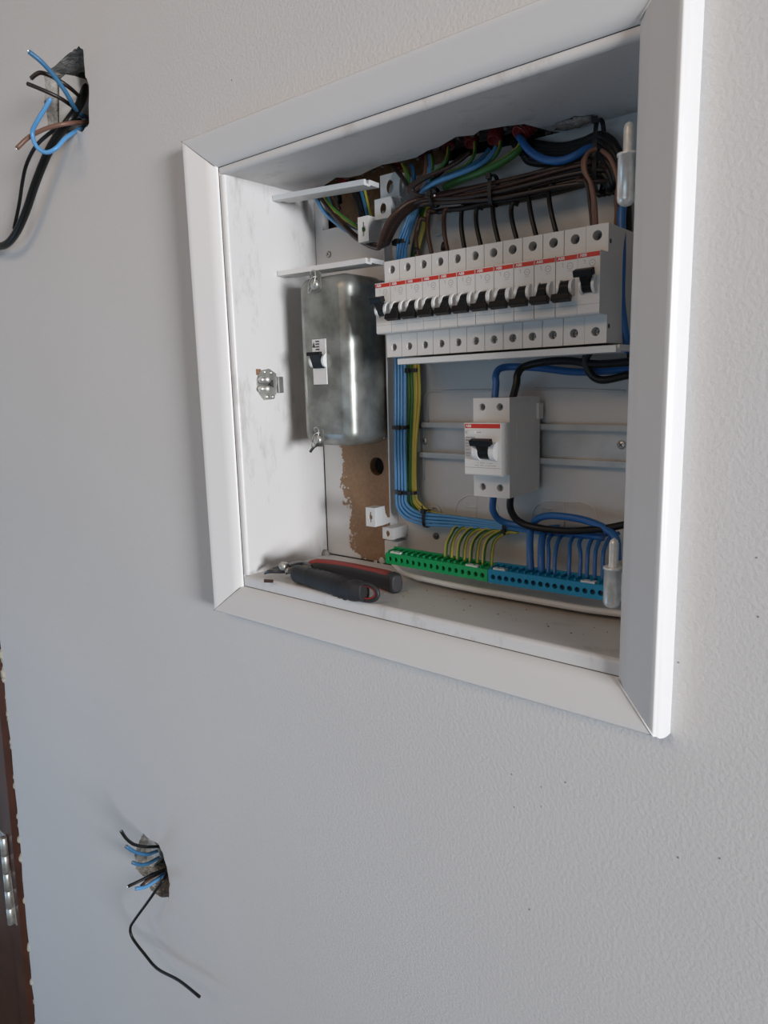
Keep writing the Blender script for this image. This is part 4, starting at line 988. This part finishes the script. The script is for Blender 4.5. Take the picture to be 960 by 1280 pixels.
wire('loose_wire', [(169, 1111, -.045), (183, 1108, -.030), (197, 1099, -.010), (207, 1091, .024)], 0.0024, 'blue_wire', 'lowest and brightest blue wire at the lower wall hole', tip=True)
wire('loose_wire', [(209.4, 1091, .020), (206, 1098, -.002), (197, 1110, -.012), (185, 1127, -.022), (169, 1149, -.028), (163, 1160, -.030), (166, 1173, -.030), (181, 1193, -.028), (197, 1211, -.028), (223.7, 1225.6, -.028), (249.5, 1246, -.030)], 0.0019, 'black_wire', 'long thin black wire hanging in a bent curve from the lower wall hole')

# ------------------------------------------------------------------ lift-off hinge pins on the right edge of the recess
def pin_hinge(top, mid, bot, label):
    yv = 0.002
    a, m_, b = at(*top, yv), at(*mid, yv), at(*bot, yv)
    t = thing('hinge_pin', label, 'hinge', (b.x, yv, b.z), group='lift-off hinge pins')
    x = m_.x; R = 0.0059*1.0
    L1 = m_.z-b.z; L2 = a.z-m_.z
    obj('barrel', MB().lathe((x, yv, b.z), (0, 0, 1), [(0, .0012), (.0008, .0034), (.0026, .0053), (.005, R), (L1-.002, R), (L1-.0019, R+.0007), (L1-.0003, R+.0007), (L1, R*.9)], 28), 'pin_metal', t)
    r = R*.55
    obj('pin', MB().lathe((x+.0004, yv, m_.z-.001), (0, 0, 1), [(0, r*1.15), (.002, r*1.1), (.0026, r), (L2-.001, r), (L2+.0015, r*.75), (L2+.0028, r*.2)], 22), 'pin_metal', t)
    obj('leaf', MB().box(x+.004, CX1+.001, yv+.001, yv+.0025, b.z+.006, m_.z-.004), 'pin_metal', t)
pin_hinge((786, 156, ), (784.5, 191), (783, 258), 'upper steel lift-off hinge pin on the right edge of the recess')
pin_hinge((768, 676), (766, 708), (764.5, 760), 'lower steel lift-off hinge pin beside the blue terminal bar')

# ------------------------------------------------------------------ roller catch on the left casing
c = atx(334, 480, CX0)
ct = thing('roller_catch', 'small metal double roller catch screwed to the left side of the casing', 'catch', (CX0, c.y, c.z-0.014))
def cx(px, py, off): return atx(px, py, CX0+off)
pts = [(322, 470), (326, 463), (336, 461), (345, 467), (346, 478), (345, 492), (340, 499), (330, 500), (324, 492), (321, 480)]
mb = MB().prism([(lambda p: (p.y, p.z))(atx(x, y, CX0+.001)) for x, y in pts], [], 'yz', CX0, CX0+0.0014)
obj('base_plate', mb, 'zinc', ct, bevel=.0003)
for v in (474.5, 486):
    a = cx(323.5, v, .005); b = cx(338, v+.5, .005)
    mb = MB().tube([a, a.lerp(b, .5), b], 0.0042, 14, caps=True, radii=lambda t: max(.35, math.sqrt(max(0, 1-(2*t-1)**4))))
    obj('roller', mb, 'zinc', ct)
    c2 = cx(334.5, v, .009); obj('rivet', MB().lathe(c2, (1, -.3, 0), [(0, .0026), (.0008, .0024), (.0014, .0008)], 12), 'pin_metal', ct)
a = cx(346, 471, .0015); b = cx(353, 491, .0015)
obj('end_tab', MB().box(CX0+.0002, CX0+.004, a.y, b.y, b.z, a.z), 'galvanised', ct, bevel=.0004)
obj('latch_gap', MB().prism([(lambda p: (p.y, p.z))(atx(x, y, CX0+.007)) for x, y in ((337, 480), (341, 475), (342, 484))], [], 'yz', CX0+.0055, CX0+.0072), 'print_hole_dark', ct)
for px, py in ((331, 465), (339, 466), (334, 496), (341, 496)):
    c2 = cx(px, py, .0015); obj('fixing_screw', MB().lathe(c2, (1, 0, 0), [(0, .0024), (.001, .0022), (.0016, .0008)], 12), 'zinc', ct)
c2 = cx(323, 465, .0003); obj('bare_patch', MB().box(CX0+.0001, CX0+.0008, c2.y-.003, c2.y+.003, c2.z-.003, c2.z+.003), 'brown_board', ct)

# ------------------------------------------------------------------ pliers and a snippet of wire on the casing floor
pl = thing('wire_pliers', 'pliers with black grips and red trim lying on the recess floor', 'pliers', (-0.05, 0.04, CZ0))
def loft(pts, sect, name, m, flat=1.0, seg=20, mi_fn=None, mats=None, n=28):
    """pts: path; sect(t) -> (half width sideways, half height up)"""
    P = smooth_path([V(p) for p in pts], 8); N_ = len(P); vs = []; fs = []; mb = MB()
    for i, p in enumerate(P):
        t = (P[min(i+1, N_-1)]-P[max(i-1, 0)]).normalized(); side = t.cross(V((0, 0, 1))).normalized(); up = side.cross(t)
        a_, b2 = sect(i/(N_-1))
        for k in range(seg):
            q = 2*PI*k/seg; ca, sa = math.cos(q), math.sin(q)
            ca = math.copysign(abs(ca)**.75, ca); sa = math.copysign(abs(sa)**.75, sa)
            vs.append(p+side*(a_*ca)+up*(b2*sa))
    mb.v = vs
    for i in range(N_-1):
        for k in range(seg):
            mb.f.append([i*seg+k, i*seg+(k+1) % seg, (i+1)*seg+(k+1) % seg, (i+1)*seg+k]); mb.sm.append(True)
            mb.m.append(0 if mi_fn is None else mi_fn(i/(N_-1), k/seg))
    mb.f.append(list(range(seg))[::-1]); mb.f.append([(N_-1)*seg+k for k in range(seg)]); mb.m += [0, 0]; mb.sm += [False, False]
    return obj(name, mb, mats or m, pl)
def fz(px, py, hgt): return atz(px, py, CZ0+hgt)
def lerp_prof(pr, t):
    for (a, *va), (b, *vb) in zip(pr, pr[1:]):
        if a <= t <= b:
            f = (t-a)/(b-a); f = f*f*(3-2*f); return [x+(y-x)*f for x, y in zip(va, vb)]
    return list(pr[-1][1:])
# front grip
GH = 0.0100
front = [fz(368, 716, GH), fz(385, 721, GH), fz(410, 728, GH), fz(435, 736, GH), fz(456, 740, GH)]
def ribs(t): return 1+(0.075*math.sin(t*2*PI*15) if .28 < t < .8 else 0)
loft(front, lambda t: [v*ribs(t) for v in lerp_prof([(0, .0050, .0072), (.05, .0065, .0090), (.2, .0060, .0088), (.5, .0085, .0098), (.85, .0088, .0100), (1, .0070, .0088)], t)], 'front_grip', 'grip_black')
# hanging eye at its end
e = fz(456, 740, GH); e2 = fz(466, 741.5, GH); d = (e2-e); d.z = 0
dl = d.normalized(); L_ = 0.015
loop = []
for k in range(13):
    q = -PI/2+PI*k/12; loop.append(e+dl*(0.002+L_*.8*max(0, math.cos(q)))+V((0, 0, 0.0078*math.sin(q))))
loop = [e+dl*-.004+V((0, 0, -.0078))]+loop+[e+dl*-.004+V((0, 0, .0078))]
obj('hanging_eye', MB().tube(loop, 0.0021, 10, sub=3), 'grip_black', pl)
loop2 = [e+(p-e)*.80+V((0, 0, 0)) for p in loop]
obj('eye_lining', MB().tube(loop2, 0.0013, 8, sub=3), 'grip_red', pl)
# red collar on top of the front grip near the head
loft([fz(367, 711, .014), fz(376, 712.5, .0150), fz(386, 715, .0150)], lambda t: (0.0040, 0.0026*(1-.3*t)), 'red_collar', 'grip_red')
# rear handle: red body with a black inlay and a grey end cap
RH = 0.0095
rear = [fz(388, 707, RH), fz(410, 709, RH), (fz(445, 716, RH)), fz(475, 723, RH), fz(492, 728, RH)]
loft(rear, lambda t: lerp_prof([(0, .0050, .0060), (.1, .0060, .0078), (.5, .0062, .0090), (.9, .0068, .0098), (1, .0060, .0088)], t), 'rear_grip', 'grip_red', mi_fn=None)
q1 = [p+V((0.0015, -0.0018, -0.0002)) for p in rear]
loft(q1, lambda t: lerp_prof([(0, .0040, .0035), (.1, .0055, .0058), (.5, .0062, .0074), (.9, .0066, .0082), (1, .0060, .0078)], t), 'rear_inlay', 'grip_black')
e = fz(490, 727.5, RH); e3 = fz(497, 730, RH)
loft([e, e.lerp(e3, .5), e3], lambda t: lerp_prof([(0, .0074, .0102), (.6, .0074, .0100), (.85, .0066, .0092), (1, .0050, .0075)], t), 'end_cap', 'grip_black')
# head: pivot, jaws
loft([fz(392, 709, .009), fz(378, 708, .009), fz(366, 710, .009), fz(356, 712, .008)], lambda t: lerp_prof([(0, .006, .004), (.5, .007, .006), (1, .005, .005)], t), 'head', 'steel_dark')
pv = fz(354, 709, .013); obj('pivot', MB().lathe(pv+V((0, .004, 0)), (.2, -1, .3), [(0, .0044), (.006, .0044), (.008, .0036), (.0086, .0015)], 18), 'zinc', pl)
pv = fz(363, 713, .009); obj('spring', MB().lathe(pv, (.2, -1, .3), [(0, .0030), (.006, .0030), (.007, .002)], 14), 'zinc', pl)
loft([fz(356, 713, .007), fz(346, 713.5, .007), fz(337, 714, .006), fz(331, 717, .003)], lambda t: lerp_prof([(0, .0035, .0030), (.6, .003, .0024), (1, .0012, .0012)], t), 'jaw', 'steel_dark')
loft([fz(358, 711, .009), fz(350, 709, .010), fz(343, 710, .009), fz(338, 713, .007)], lambda t: lerp_prof([(0, .0035, .0026), (.6, .003, .002), (1, .0012, .0012)], t), 'jaw', 'steel_dark')
a = fz(330.5, 726, .0017); b = fz(341, 726.5, .0017)
sn = MB().cyl(a, b, 0.0017, seg=12); sn.cyl(a+(a-b)*.02, a, .0009, seg=8, mi=1)
tag(obj('wire_snippet', sn, ['brown_wire', 'zinc']), 'tiny cut piece of dark brown wire on the recess floor before the pliers', 'wire snippet')
